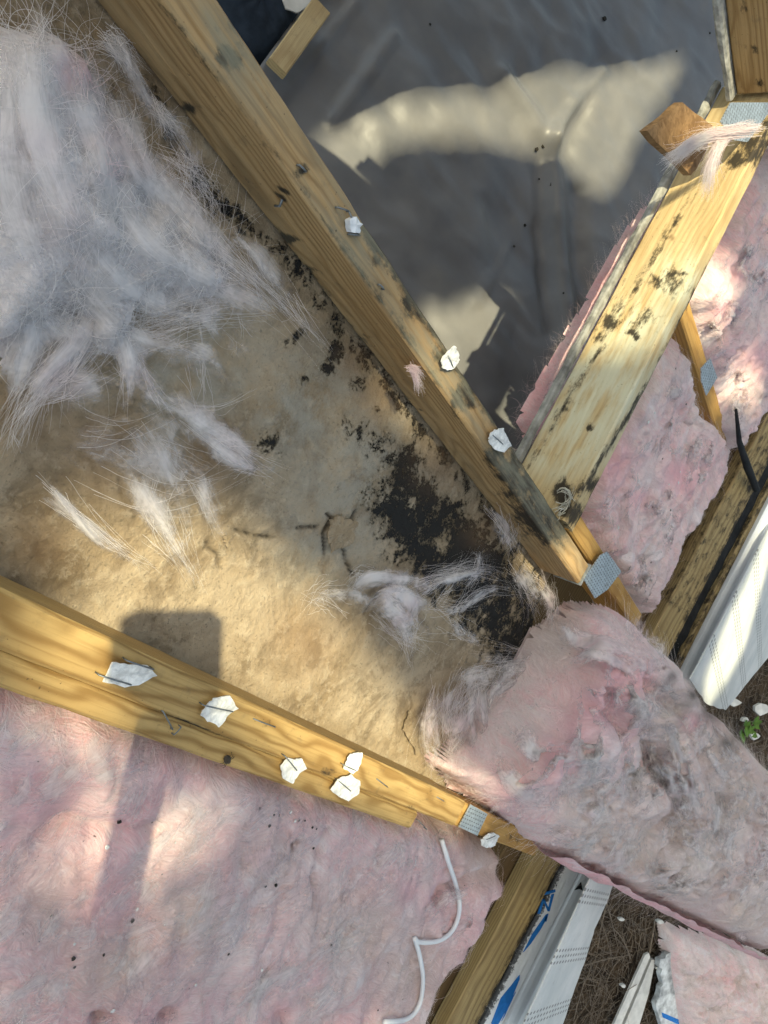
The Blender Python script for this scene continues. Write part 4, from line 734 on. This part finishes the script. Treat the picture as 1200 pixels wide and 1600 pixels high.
# ================================================================== SMALL THINGS
def staple(parent, a, b2, z=ZT+.004, r=.0007, name='staple'):
    A, B = RF.at(*a, z), RF.at(*b2, z); P = [A-np.array([0, 0, .006]), A, (A+B)/2+np.array([0, 0, .0006]), B, B-np.array([0, 0, .006])]
    return tube(name, RF, P, r, M_wire, parent, 5)
def scrap(label, cx, cy, rx, ry, rot, st_, seed):
    r_ = random.Random(seed); nc = 8; cor = []; n = nc*4; pts = []
    for i in range(nc):
        a = 2*PI*(i+r_.uniform(-.3, .3))/nc; q = r_.uniform(.68, 1.22); cor.append((rx*q*math.cos(a), ry*q*math.sin(a)))
    for i in range(n):
        p0, p1 = cor[i//4], cor[(i//4+1) % nc]; f = (i % 4)/4; x = p0[0]+(p1[0]-p0[0])*f+r_.gauss(0, .6); y = p0[1]+(p1[1]-p0[1])*f+r_.gauss(0, .6); c, s = math.cos(rot), math.sin(rot); pts.append((cx+x*c-y*s, cy+x*s+y*c))
    z0 = ZT+.0045; P = np.array(RF.atl(pts, z0)); O = P.mean(0); rings = [1., .8, .4]; V = []; Fc = []; t1_, t2_ = r_.uniform(-.06, .06), r_.uniform(-.06, .06)
    for k, f in enumerate(rings):
        for i in range(n):
            q = O+(P[i]-O)*f; V.append((q[0]-O[0], q[1]-O[1], abs(t1_*(q[0]-O[0])+t2_*(q[1]-O[1]))+r_.uniform(-.0003, .0006)))
    for k in range(2):
        for i in range(n): Fc.append((k*n+i, k*n+(i+1) % n, (k+1)*n+(i+1) % n, (k+1)*n+i))
    V.append((0, 0, .0003)); Fc += [(2*n+i, 2*n+(i+1) % n, 3*n) for i in range(n)]
    e = empty('coating_scrap', RF.M @ T(O)); o = mk('flake', V, Fc, M_white, Matrix.Identity(4), e, False)
    md = o.modifiers.new('t', 'SOLIDIFY'); md.thickness = .0014; md.offset = -1
    for a, b2 in st_: staple(e, a, b2, z0+.0022)
    return tag(e, label, 'scrap', 'stapled white scraps')
scrap('widest white scrap, held by two staples, on the yellow rafter', 195, 1052, 43, 22, .1, [((155, 1055), (205, 1070)), ((198, 1032), (240, 1046))], 1)
scrap('roundish white scrap with one staple, next along from the widest one', 339, 1110, 27, 23, -.3, [((318, 1102), (364, 1112))], 2)
scrap('white scrap with a tattered end overlapping the seam of yellow rafter and strip', 455, 1201, 24, 19, -.7, [((446, 1182), (464, 1204))], 3)
scrap('small white scrap directly above its twin where grain swirls', 551, 1191, 14, 20, .2, [((538, 1196), (556, 1204))], 4)
scrap('white scrap over the seam, just below a smaller twin', 537, 1228, 23, 19, -.4, [((529, 1220), (548, 1236))], 5)
scrap('little white scrap below the steel plate near the yellow rafter tail', 764, 1312, 14, 11, -.5, [((760, 1312), (774, 1306))], 6)
scrap('white crumpled scrap on the brown rafter above the darkest mould', 703, 562, 17, 20, .3, [((700, 556), (708, 574))], 7)
scrap('white scrap at the edge of the brown rafter close to the header board', 777, 688, 18, 19, .5, [((770, 680), (786, 694))], 8)
for a, b2 in (((255, 1112), (270, 1140)), ((272, 1148), (283, 1136)), ((398, 1124), (430, 1136)), ((590, 1218), (606, 1230)), ((655, 1283), (667, 1296)), ((684, 1246), (694, 1252))): staple(r2, a, b2, ZT+.002)
for a, b2 in (((528, 324), (545, 330)), ((545, 330), (560, 366)), ((548, 366), (562, 368)), ((468, 258), (478, 268)), ((594, 445), (600, 452))): staple(r1, a, b2, ZT+.003, .0009)
M_glue = plain('hardened_clear_glue', (.72, .74, .76), .25, 0, .2, 150., .6)
slab('glue_blob', RF, [(545, 345), (556, 338), (566, 350), (562, 364), (550, 362)], ZT+.006, .006, M_glue, r1, n=3, jag=.0006, crump=.001)
slab('paint_fleck', RF, [(394, 210), (402, 218), (411, 217), (408, 222), (399, 221)], ZT-.028, .002, M_white, r1)
# bent nails
for a, b2 in (((437, 322), (446, 296)),): staple(r1, a, b2, ZT-.03, .0012, 'bent_nail')
# pink string of wool over the cut block
M_osb, nt, b = mat('strand_board_block'); p = node(nt, 'ShaderNodeTexCoord').outputs['Object']
v1 = node(nt, 'ShaderNodeTexVoronoi', {'Vector': mapv(nt, p, (90., 160., 90.)), 'Scale': 1.}); n1 = noise(nt, p, 160., 5)
c = mixc(nt, v1.outputs['Color'], (.16, .09, .04), (.30, .185, .09)); c = mixc(nt, mth(nt, 'MULTIPLY', sstep(nt, n1, .45, .75), .6), c, (.10, .05, .02)); nt.links.new(c, b.inputs['Base Color']); b.inputs['Roughness'].default_value = .8; bump(nt, b, n1, .8, .002)
ob = slab('board_offcut', RF, [(1012, 205), (1066, 160), (1114, 196), (1110, 215), (1098, 250), (1080, 274)], ZT+.010, .011, M_osb, n=5, jag=.0012); tag(ob, 'square brown particle board offcut perched on the end of the header board', 'offcut')
WG = pair('wool_string', pink=.55, dirt=.1, white=.6, seed=2., ang=.3)
S = np.concatenate([wisps(RF, ZT+.035, [([(1190, 200), (1150, 205), (1100, 215), (1060, 240), (1040, 255)], 420, 7, 8), ([(1150, 205), (1125, 225), (1110, 265), (1105, 305)], 420, 6, 9), ([(1120, 215), (1080, 222), (1050, 245)], 200, 8, 8)], .012)])
o = hair('wool_string', S-S[0, 0], .0002, WG[1], RF.M @ T(S[0, 0])); tag(o, 'pink twisted strand of wool draped over the particle board offcut', 'insulation', None, 'stuff')
S = wisps(RF, ZT-.012, [([(640, 570), (648, 585), (655, 612)], 120, 6, 5), ([(636, 575), (650, 575), (660, 592)], 60, 4, 5)], .008); o = hair('wool_shred', S-S[0, 0], .0002, WG[1], RF.M @ T(S[0, 0])); tag(o, 'tiny pink shred of wool stuck to the brown rafter', 'insulation', None, 'stuff')
# dry rootlets at the joint
M_root = plain('pale_rootlets', (.50, .47, .38), .8, 0, .3, 80.)
S = wisps(RF, ZT-.012, [([(862, 775), (880, 765), (892, 778), (886, 800)], 9, 8, 10), ([(870, 800), (885, 785), (880, 768)], 9, 8, 10), ([(890, 780), (880, 800), (875, 815)], 8, 8, 8)], .02); o = hair('dry_rootlets', S-S[0, 0], .0008, M_root, RF.M @ T(S[0, 0])); tag(o, 'knot of pale dry rootlets in the corner of rafter and header board', 'rootlets', None, 'stuff')
# cable
M_cable = plain('white_cable_sheath', (.72, .73, .74), .4, 0, .08, 30., .1)
cp = spline([(690, 1312), (700, 1345), (713, 1385), (718, 1420), (708, 1452), (685, 1470), (655, 1472), (648, 1466), (655, 1490), (661, 1530), (655, 1570), (636, 1592), (600, 1597)], 60)
zc = [float(w1.hz(np.array([RF.at(u, v, w1.z)[0]]), np.array([RF.at(u, v, w1.z)[1]]))[0])+w1.z+.0045 for u, v in cp]
for _ in range(4): zc = [max(zc[i], (zc[max(i-1, 0)]+zc[min(i+1, 59)])/2) for i in range(60)]
cb_ = tube('electric_cable', RF, [RF.at(u, v, zz) for (u, v), zz in zip(cp, zc)], .0036, M_cable, None, 8); tag(cb_, 'thin white electric cable kinked on the pink wool blanket', 'cable')
# black strap at the plate
st_ = tube('rubber_strap', GF, [GF.at(1150, 640, -1.10), GF.at(1155, 690, -1.14), GF.at(1168, 730, -1.18), GF.at(1182, 765, -1.205)], [.003, .006, .009, .008], M_felt, None, 8); tag(st_, 'black tapering rubber strap curling up from the wall plate', 'strap')
# insects
M_bug = plain('brown_shell', (.06, .045, .03), .5, 0, .5, 300., .5)
def bug(label, u, v, z, s, rot, fr=RF):
    P = fr.at(u, v, z); e = empty('insect', fr.M @ T(P) @ Matrix.Rotation(rot, 4, 'Z')); V = []; Fc = []; n = 10
    for i, (x, r) in enumerate([(-1, .12), (-.75, .45), (-.3, .62), (.2, .66), (.5, .5), (.75, .34), (.95, .2)]):
        for j in range(n): V.append((x*s, r*s*math.cos(2*PI*j/n), s*(.22+.28*r/.6*math.sin(2*PI*j/n))))
    for i in range(6):
        for j in range(n): Fc.append((i*n+j, (i+1)*n+j, (i+1)*n+(j+1) % n, i*n+(j+1) % n))
    Fc += [tuple(range(n)), tuple(range(6*n, 7*n))[::-1]]
    mk('body', V, Fc, M_bug, Matrix.Identity(4), e, True)
    for k in (-1, 1):
        for x in (-.2, .2, .5):
            o = tube('leg', GF, [(x*s, k*.4*s, .2*s), (x*s*1.3, k*.9*s, .35*s), (x*s*1.7, k*1.2*s, 0.)], .05*s, M_bug, None, 5); o.parent = e; o.matrix_local = T((x*s, k*.4*s, .2*s))
    return tag(e, label, 'insect')
bug('brown shield bug on the lower edge of the narrow pine strip', 354, 1186, ZT-.001, .006, -.4)
bug('dark beetle sitting on the pink fold of the thick batt', 937, 1153, -.634, .0045, .2, BF)
# debris crumbs on the wool
M_crumb = plain('black_crumb', (.03, .026, .02), .8, 0, .4, 90.)
def crumb(u, v, fr, z, s, m, lab, cat):
    P = fr.at(u, v, z); n = 6; V = [(rnd.uniform(.6, 1.2)*s*math.cos(2*PI*i/n), rnd.uniform(.5, 1.)*s*math.sin(2*PI*i/n), zz*s) for zz in (0, .5) for i in range(n)]
    Fc = [tuple(range(n))[::-1], tuple(range(n, 2*n))]+[(i, (i+1) % n, (i+1) % n+n, i+n) for i in range(n)]
    o = mk('crumb', V, Fc, m); o.matrix_world = fr.M @ T(P) @ Matrix.Rotation(rnd.uniform(0, 6), 4, 'Z'); return tag(o, lab, cat, lab)
def wz(W, u, v):
    z = W.z
    for _ in range(4): p = W.fr.at(u, v, z); z = W.z+float(W.hz(p[:1], p[1:2])[0])
    return z+.001
for i in range(46):
    u, v = rnd.choice([(rnd.uniform(60, 720), rnd.uniform(1270, 1580)), (rnd.uniform(400, 500), rnd.uniform(1230, 1390))])
    if v < 1140+u*.28: continue
    wh = rnd.random() < .5; crumb(u, v, RF, wz(w1, u, v), rnd.uniform(.0012, .0026), M_white if wh else M_crumb, 'white crumb on the broad pink blanket' if wh else 'dark crumb on the broad pink blanket', 'crumb')
for i in range(34):
    u, v = rnd.uniform(925, 1080), rnd.uniform(560, 900)
    if not inside(np.array(u), np.array(v), [(925, 800), (1055, 560), (1120, 690), (1030, 930), (980, 890)]): continue
    wh = rnd.random() < .6; crumb(u, v, RF, wz(w2, u, v), rnd.uniform(.0015, .0034), M_white if wh else M_crumb, 'white crumb on the grimy wool patch by the plate' if wh else 'dark crumb on the grimy wool patch by the plate', 'crumb')
# ground debris
def gpiece(name, px, z, th, m, label, cat, **k): return tag(slab(name, GF, px, z, th, m, None, **k), label, cat)
ZG = -2.8
M_dull = plain('dirty_white_plastic', (.55, .54, .50), .5, 0, .25, 20., .2)
gpiece('trim_offcut', [(955, 1610), (1008, 1492), (1014, 1489), (1016, 1495), (968, 1608)], ZG+.075, .012, M_dull, 'narrower white trim offcut lying on the pine needles', 'trim')
gpiece('trim_offcut', [(972, 1610), (1004, 1535), (1018, 1500), (1024, 1500), (1014, 1552), (996, 1612)], ZG+.065, .02, M_dull, 'wider grey white trim offcut lying beside a narrower one', 'trim')
fb2 = empty('foam_board', GF.M @ T(GF.at(1050, 1560, ZG+.09)))
slab('board', GF, [(1032, 1500), (1062, 1480), (1066, 1545), (1074, 1612), (1040, 1612), (1024, 1570), (1036, 1540)], ZG+.10, .03, plain('dirty_foam', (.50, .52, .52), .7, 0, .75, 22., 1.), fb2, n=5, jag=.006)
for pp in ([(1055, 1500), (1064, 1492), (1066, 1530), (1058, 1528)], [(1060, 1535), (1068, 1540), (1074, 1600), (1066, 1598)], [(1034, 1582), (1072, 1598), (1072, 1606), (1036, 1590)], [(1064, 1553), (1060, 1570), (1066, 1578), (1070, 1576)]): slab('blue_lettering', GF, pp, ZG+.1022, .002, M_blue, fb2)
tag(fb2, 'broken foam board piece with blue print lying on the ground', 'foam board')
chip = [((972, 1437), 4, 'lone white foam chip on needles under the edge of thick batt'), ((1032, 1441), 5, 'white foam chip on the needles right under the pink cut flank'), ((974, 1541), 4, 'white foam chip beside the two trim offcuts on the needles'), ((1149, 1098), 9, 'white foam chip touching the torn corner of sunlit soffit panel'), ((1190, 1108), 12, 'biggest white foam chip on the ground beyond the sunlit soffit'), ((1028, 1500), 2.5, 'tiny white crumb of foam beside the broken foam board'), ((1027, 1513), 3, 'tiny white crumb of foam beside the broken foam board'), ((1180, 1150), 8, 'white foam chip half under the green weeds'), ((1165, 1125), 5, 'small white foam chip between the weeds and the sunlit soffit')]
for i, ((u, v), s, lb) in enumerate(chip): gpiece('foam_chip', [(u+s*rnd.uniform(.7, 1.3)*math.cos(a), v+s*rnd.uniform(.5, 1.)*math.sin(a)) for a in np.linspace(0, 2*PI, 8)[:-1]], ZG+.07, .015, M_dull, lb, 'foam chip')['group'] = 'foam chips on the ground'
M_leafg = plain('green_weed', (.07, .14, .02), .6, 0, .4, 60.)
for i, (u, v) in enumerate([(1165, 1135), (1172, 1142), (1160, 1145), (1178, 1130)]):
    P = GF.at(u, v, ZG+.06); V = []; Fc = []
    for k in range(7):
        a = rnd.uniform(0, 6.28); l = rnd.uniform(.03, .06); w_ = l*.35; d = np.array([math.cos(a), math.sin(a), .4]); s_ = np.array([-math.sin(a), math.cos(a), 0]); b0 = len(V)
        V += [tuple(d*0), tuple(d*l*.5+s_*w_), tuple(d*l), tuple(d*l*.5-s_*w_)]; Fc.append((b0, b0+1, b0+2, b0+3))
    V.append((0, 0, -.06)); V.append((.003, 0, -.06)); Fc.append((0, len(V)-2, len(V)-1))
    o = mk('weed', V, Fc, M_leafg); o.matrix_world = GF.M @ T(P); tag(o, 'small green weed sprouting among the needles beyond the soffit', 'weed', 'green weeds by the soffit')

# ================================================================== ROOM BELOW
ZSH = -1.80
def sheet_mat():
    m, nt, b = mat('grey_plastic_film'); p = node(nt, 'ShaderNodeTexCoord').outputs['Object']; n1 = noise(nt, p, 5., 4); n2 = noise(nt, p, 60., 4, .6)
    c = mixc(nt, sstep(nt, n1, .3, .7), (.115, .117, .12), (.155, .153, .15))
    nt.links.new(c, b.inputs['Base Color']); b.inputs['Roughness'].default_value = .42; b.inputs['Specular IOR Level'].default_value = .4; bump(nt, b, mth(nt, 'ADD', n1, mth(nt, 'MULTIPLY', n2, .05)), .25, .02); return m
gr = .012; sx, sy = np.meshgrid(np.arange(-.02, 1.262, gr), np.arange(.30, 3.1, gr), indexing='ij')
su, sv = GF.px(np.stack([sx.ravel(), sy.ravel(), np.full(sx.size, ZSH)], 1)); su, sv = su.reshape(sx.shape), sv.reshape(sx.shape)
def ridge(P, wd, a): return a*np.exp(-(segd(su, sv, P, False)/wd)**2)
sz = (fbm(sx*2.2, sy*2.2, 61, 3)-.5)*.05+(fbm(sx*6+sy*2, sy*3, 62, 3)-.5)*.03
sz += ridge([(862, 215), (868, 330), (885, 520)], 16, .03)-ridge([(852, 215), (850, 330), (860, 520)], 12, .02)-ridge([(905, 300), (915, 520)], 16, .025)
sz += ridge([(860, 215), (900, 160), (940, 110)], 10, .02)+ridge([(780, 120), (840, 200), (862, 225)], 14, .02)+ridge([(930, 100), (900, 200), (880, 240)], 14, -.015)+ridge([(560, 0), (440, 150)], 6, .012)+ridge([(610, 60), (520, 190)], 10, .012)
sz += ridge([(800, 380), (740, 480)], 4, .005)+ridge([(760, 430), (730, 480)], 6, .006)+(1-2*np.abs(fbm(sx*4-sy*3, sy*9+sx*2, 63, 3)-.5)*2)*.008
n0, n1_ = sx.shape; ii = np.arange(n0*n1_).reshape(n0, n1_); q_ = np.stack([ii[:-1, :-1], ii[1:, :-1], ii[1:, 1:], ii[:-1, 1:]], -1).reshape(-1, 4)
sh = mknp('plastic_sheet', np.stack([sx.ravel(), sy.ravel(), sz.ravel()], 1), q_, sheet_mat()); sh.matrix_world = GF.M @ T((0, 0, ZSH))
md = sh.modifiers.new('film', 'SOLIDIFY'); md.thickness = .001
tag(sh, 'grey plastic dust sheet with folds spread in the room below the rafters', 'plastic sheet')
# what the sheet is spread over, and the floor
M_dark = plain('dark_fabric', (.02, .03, .045), .85, 0, .4, 40., .5)
bd = beam('covered_table', GF, (.60, .30, ZSH-.16), (.60, 3.05, ZSH-.16), 1.1, .10, M_inner, step=.1); tag(bd, 'low table hidden under the grey plastic dust sheet', 'table')
for i, (x, y) in enumerate(((.10, .4), (1.10, .4), (.10, 2.95), (1.10, 2.95))):
    lg = beam('leg', GF, (x, y, ZG+.005), (x, y, ZSH-.16), .06, .06, M_inner, bd, step=.1, up=(1, 0, 0))
flr = slab('floor', GF, None, ZG+.12, .1, plain('old_room_floor', (.30, .31, .31), .6, 0, .2, 6.), pts=[(-2.5, -1.5), (1.2, -1.5), (1.2, 4.2), (-2.5, 4.2)]); flr['kind'] = 'structure'
sk = beam('timber_offcut', GF, GF.at(428, 112, ZSH+.045), GF.at(496, 18, ZSH+.045), .05, .03, M_w3, None, seed=2.); tag(sk, 'yellowish timber offcut lying in the shade at the edge of the sheet', 'timber')
# dark cloth bundle
Vb = []; Qb = []; n = 40
P0 = GF.at(385, 25, ZSH-.06)
for i in range(n+1):
    th = PI*i/n
    for j in range(n):
        ph = 2*PI*j/n; k = 1+.16*(float(fbm(np.array(math.cos(ph)*2+th*2+9), np.array(math.sin(ph)*2+5), 3, 3))-.5)*2
        Vb.append((.11*k*math.sin(th)*math.cos(ph), .13*k*math.sin(th)*math.sin(ph), .10*k*math.cos(th)))
for i in range(n):
    for j in range(n): Qb.append((i*n+j, (i+1)*n+j, (i+1)*n+(j+1) % n, i*n+(j+1) % n))
bg_ = mknp('cloth_bundle', Vb, Qb, M_dark, GF.M @ T(P0)); tag(bg_, 'dark navy cloth bundle beyond the top of the brown rafter', 'cloth')
wb = slab('white_sheet_edge', GF, [(430, -30), (445, 14), (470, 16), (520, -20), (520, -60)], ZSH+.03, .004, M_dull, n=3, jag=.003); wb.name = 'pale_card'; tag(wb, 'pale grey card just showing behind the dark cloth bundle', 'card')
# litter on the sheet
for u, v, s in ((848, 228, .010), (838, 234, .007), (862, 288, .010), (944, 30, .008), (820, 352, .005), (803, 385, .005), (880, 458, .004), (1109, 52, .004), (1057, 80, .004), (842, 280, .004), (672, 38, .004), (1045, 278, .007)):
    p = GF.at(u, v, ZSH); zz = ZSH+float(sz[min(int((p[0]+.02)/gr), n0-1) if p[0] > 0 else 0, int((p[1]-.3)/gr)])
    crumb(u, v, GF, zz+.001, s, M_crumb, 'dark crumb of debris on the grey plastic sheet', 'crumb')

# ================================================================== ADDED TREE, unseen behind the viewer: leaf gaps shaped to cast the sun patches
LIT = [(RF, ZD, [(98, 850), (110, 800), (200, 770), (300, 800), (400, 850), (480, 900), (560, 1000), (600, 1080), (690, 1170), (700, 1220), (560, 1190), (350, 1070), (180, 990), (103, 950)]),
       (RF, ZT, [(40, 1120), (150, 980), (184, 990), (182, 1150)]), (RF, ZT, [(420, 1140), (430, 1200), (740, 1300), (770, 1250), (560, 1180)]),
       (RF, ZT, [(60, 1345), (130, 1265), (205, 1250), (235, 1280), (330, 1250), (375, 1290), (330, 1345), (200, 1390), (80, 1400)]), (RF, ZT, [(140, 1185), (150, 1183), (178, 1220), (160, 1222)]),
       (GF, ZSH, [(500, 222), (580, 188), (620, 170), (700, 158), (760, 155), (800, 138), (830, 130), (870, 112), (920, 116), (960, 112), (1000, 108), (1068, 92), (1005, 200), (962, 285), (935, 296), (900, 262), (870, 236), (835, 232), (770, 226), (710, 226), (650, 226), (605, 232), (575, 262), (560, 300), (530, 310), (505, 280)]),
       (GF, ZSH, [(655, 490), (800, 470), (765, 515), (790, 545), (745, 640), (690, 570)]), 
       (RF, ZT, [(975, 470), (1070, 290), (1010, 200), (1070, 150), (1170, 150), (1210, 200), (1150, 340), (1085, 450), (1010, 530)]), (RF, ZT, [(1112, 440), (1170, 330), (1195, 420), (1150, 530)]), (RF, ZT, [(1160, 600), (1210, 530), (1215, 620)]), (RF, ZT, [(1150, -20), (1210, -20), (1210, 130), (1150, 100)]),
       (GF, -1.28, [(1110, 960), (1200, 770), (1230, 1020), (1130, 1110), (1080, 1060)]), (RF, ZT, [(640, 520), (700, 570), (760, 660), (720, 660), (660, 590)]), (RF, ZT, [(880, 830), (930, 850), (900, 930), (850, 900)])]
sv_ = Vector(SUN); e1 = sv_.orthogonal().normalized(); e2 = sv_.cross(e1)
def sunuv(P): return P @ np.array(e1), P @ np.array(e2)
polys = []
for fr, z, px in LIT:
    Pw = np.array(fr.atl(px, z)) @ fr.R; a, b2 = sunuv(Pw); polys.append(np.stack([a, b2], 1))
ext = [sunuv(np.array(fr.atl([(0, 0), (1200, 0), (0, 1600), (600, 1600), (0, 800), (1200, 800), (900, 1400)], z)) @ fr.R) for fr, z in ((RF, ZD), (GF, ZSH))]+[sunuv(np.array(GF.atl([(900, 1600), (1200, 1600), (1200, 1100), (960, 1400)], ZG)))]
allp = np.vstack(polys+[np.stack(e_, 1) for e_ in ext]); lo, hi = allp.min(0)-.35, allp.max(0)+.35
LR = .030
NL = int(7.5*(hi[0]-lo[0])*(hi[1]-lo[1])/.0022)
a = rng.uniform(lo[0], hi[0], NL); b_ = rng.uniform(lo[1], hi[1], NL); dd = rng.uniform(6.2, 7.4, NL)
ok = np.ones(NL, bool)
thin = rng.uniform(0, 1, NL)
for i, P in enumerate(polys):
    if i == 3: ok &= ~((inside(a, b_, P) | (segd(a, b_, P) < .01)) & (thin > .13)); continue
    ok &= ~(inside(a, b_, P) | (segd(a, b_, P) < (.02 if i in (5, 6) else LR*.55)))
cu_, cv_ = (lo+hi)/2; rr = np.hypot((a-cu_)/(hi[0]-lo[0]), (b_-cv_)/(hi[1]-lo[1])); ok &= rr < .80+.10*(fbm(a*3, b_*3, 71, 3)-.5)
a, b_, dd = a[ok], b_[ok], dd[ok]; n = len(a)
Cn = a[:, None]*np.array(e1)+b_[:, None]*np.array(e2)-dd[:, None]*SUN+np.array([0, 0, CAMZ])
nrm = -SUN+rng.normal(0, .45, (n, 3)); nrm /= np.linalg.norm(nrm, axis=1)[:, None]; tt = np.cross(nrm, rng.normal(0, 1, (n, 3))); tt /= np.linalg.norm(tt, axis=1)[:, None]; ss = np.cross(nrm, tt)
sz_ = LR*rng.uniform(.8, 1.3, n)[:, None]
V = np.stack([Cn-tt*sz_*1.2, Cn+ss*sz_*.8, Cn+tt*sz_*1.3, Cn-ss*sz_*.8], 1).reshape(-1, 3); Q = np.arange(n*4).reshape(n, 4)
cen = Cn.mean(0); M_leaf = plain('tree_leaf', (.05, .09, .025), .55, 0, .35, 8., .1)
trn = empty('added_shade_tree', T((-2.6, cen[1]+.6, 0.12)))
ck = mknp('shade_crown', V, Q, M_leaf); ck.parent = trn; ck.matrix_parent_inverse = trn.matrix_world.inverted(); ck['kind'] = 'stuff'
M_bark = plain('grey_bark', (.12, .09, .065), .9, 0, .4, 30., 1.)
def limb(nm, pts, r):
    o = tube(nm, GF, [Vector(p)-Vector((0, 0, CAMZ)) for p in pts], r, M_bark, None, 10); o.parent = trn; o.matrix_parent_inverse = trn.matrix_world.inverted()
ty = cen[1]+.6; top = (cen[0]-.9, cen[1]+.2, cen[2]+1.1)
limb('trunk', [(-2.6, ty, .1), (-2.55, ty, 2.), (-2.4, ty-.1, 4.), (-2.0, ty-.2, 6.), top], [.16, .13, .11, .08, .05])
tag(trn, 'added leafy tree out of view, its gaps shaped to cast the sun patches', 'tree')
# added unseen panels: shade the room, hole cut to shape the sheet's sun patch
M_ply = plain('shade_plywood', (.40, .29, .17), .7, 0, .25, 30., .4)
dk = slab('added_shade_deck', RF, None, ZT+.016, .012, M_ply, pts=[(-1.6, .30), (.06, .30), (.50, .94), (.50, 1.18), (-1.6, 1.18)]); tag(dk, 'added plywood panel out of view, shading the room up slope of the open bay', 'roof deck')
hole = []
for px in (LIT[5][2], LIT[6][2]):
    P = np.array(GF.atl(px, ZSH)) @ GF.R; Q_ = []
    for p in P:
        n3 = RF.R[2]; t = (ZT-n3 @ p)/(n3 @ SUN); q = RF.R @ (p+SUN*t); Q_.append((q[0], q[1]))
    hole.append([tuple(q) for q in spline(Q_+[Q_[0]], 90)[:-1]])
gx_, gy_ = np.meshgrid(np.arange(-.7, 1.25, .006), np.arange(1.235, 2.75, .006), indexing='ij'); ih = np.zeros(gx_.shape, bool)
for Q_ in hole: ih |= inside(gx_, gy_, Q_) | (segd(gx_, gy_, Q_) < .035)
ii = np.arange(gx_.size).reshape(gx_.shape); q_ = np.stack([ii[:-1, :-1], ii[1:, :-1], ii[1:, 1:], ii[:-1, 1:]], -1)[~ih[:-1, :-1]].reshape(-1, 4)
d_ = mknp('added_shade_deck', np.stack([gx_.ravel(), gy_.ravel(), 0*gx_.ravel()], 1), q_, M_ply, RF.M @ T((0, 0, ZT+.016))); md = d_.modifiers.new('t', 'SOLIDIFY'); md.thickness = .012; tag(d_, 'added plywood panel out of view, its hole shaped to cast the sun patch on the sheet', 'roof deck')
# added plywood outline standing in for the viewer's phone, throws its squarish shadow
A = np.array(RF.atl([(187, 965), (215, 952), (330, 952), (349, 968), (347, 1056), (300, 1130), (180, 1060)], ZD))@RF.R - np.array(SUN)*1.05
nn_ = len(A); Vp = [tuple(p+np.array([0, 0, CAMZ])) for p in A]+[tuple(p+np.array([0, 0, CAMZ])-np.array(SUN)*.012) for p in A]; r = list(range(nn_))
pl = mk('shade_plywood', Vp, [tuple(r), tuple(i+nn_ for i in r[::-1])]+[(i, i+nn_, (i+1) % nn_+nn_, (i+1) % nn_) for i in r], M_ply)
tag(pl, 'small plywood offcut with clipped corners nailed to a leaning stick', 'plywood')
pc = (A[-1]+A[-2])/2; ft = np.array([.75, -.62, ZD+.06]) @ RF.R
sk2 = beam('shade_ply_stick', GF, ft+np.array([0, 0, -.05]), pc-np.array(SUN)*.006, .035, .02, M_w4, None, step=.03); tag(sk2, 'added pine stick out of view, holding up the shadow-casting plywood', 'stick')  # unseen support, added to hold the shadow-casting plywood
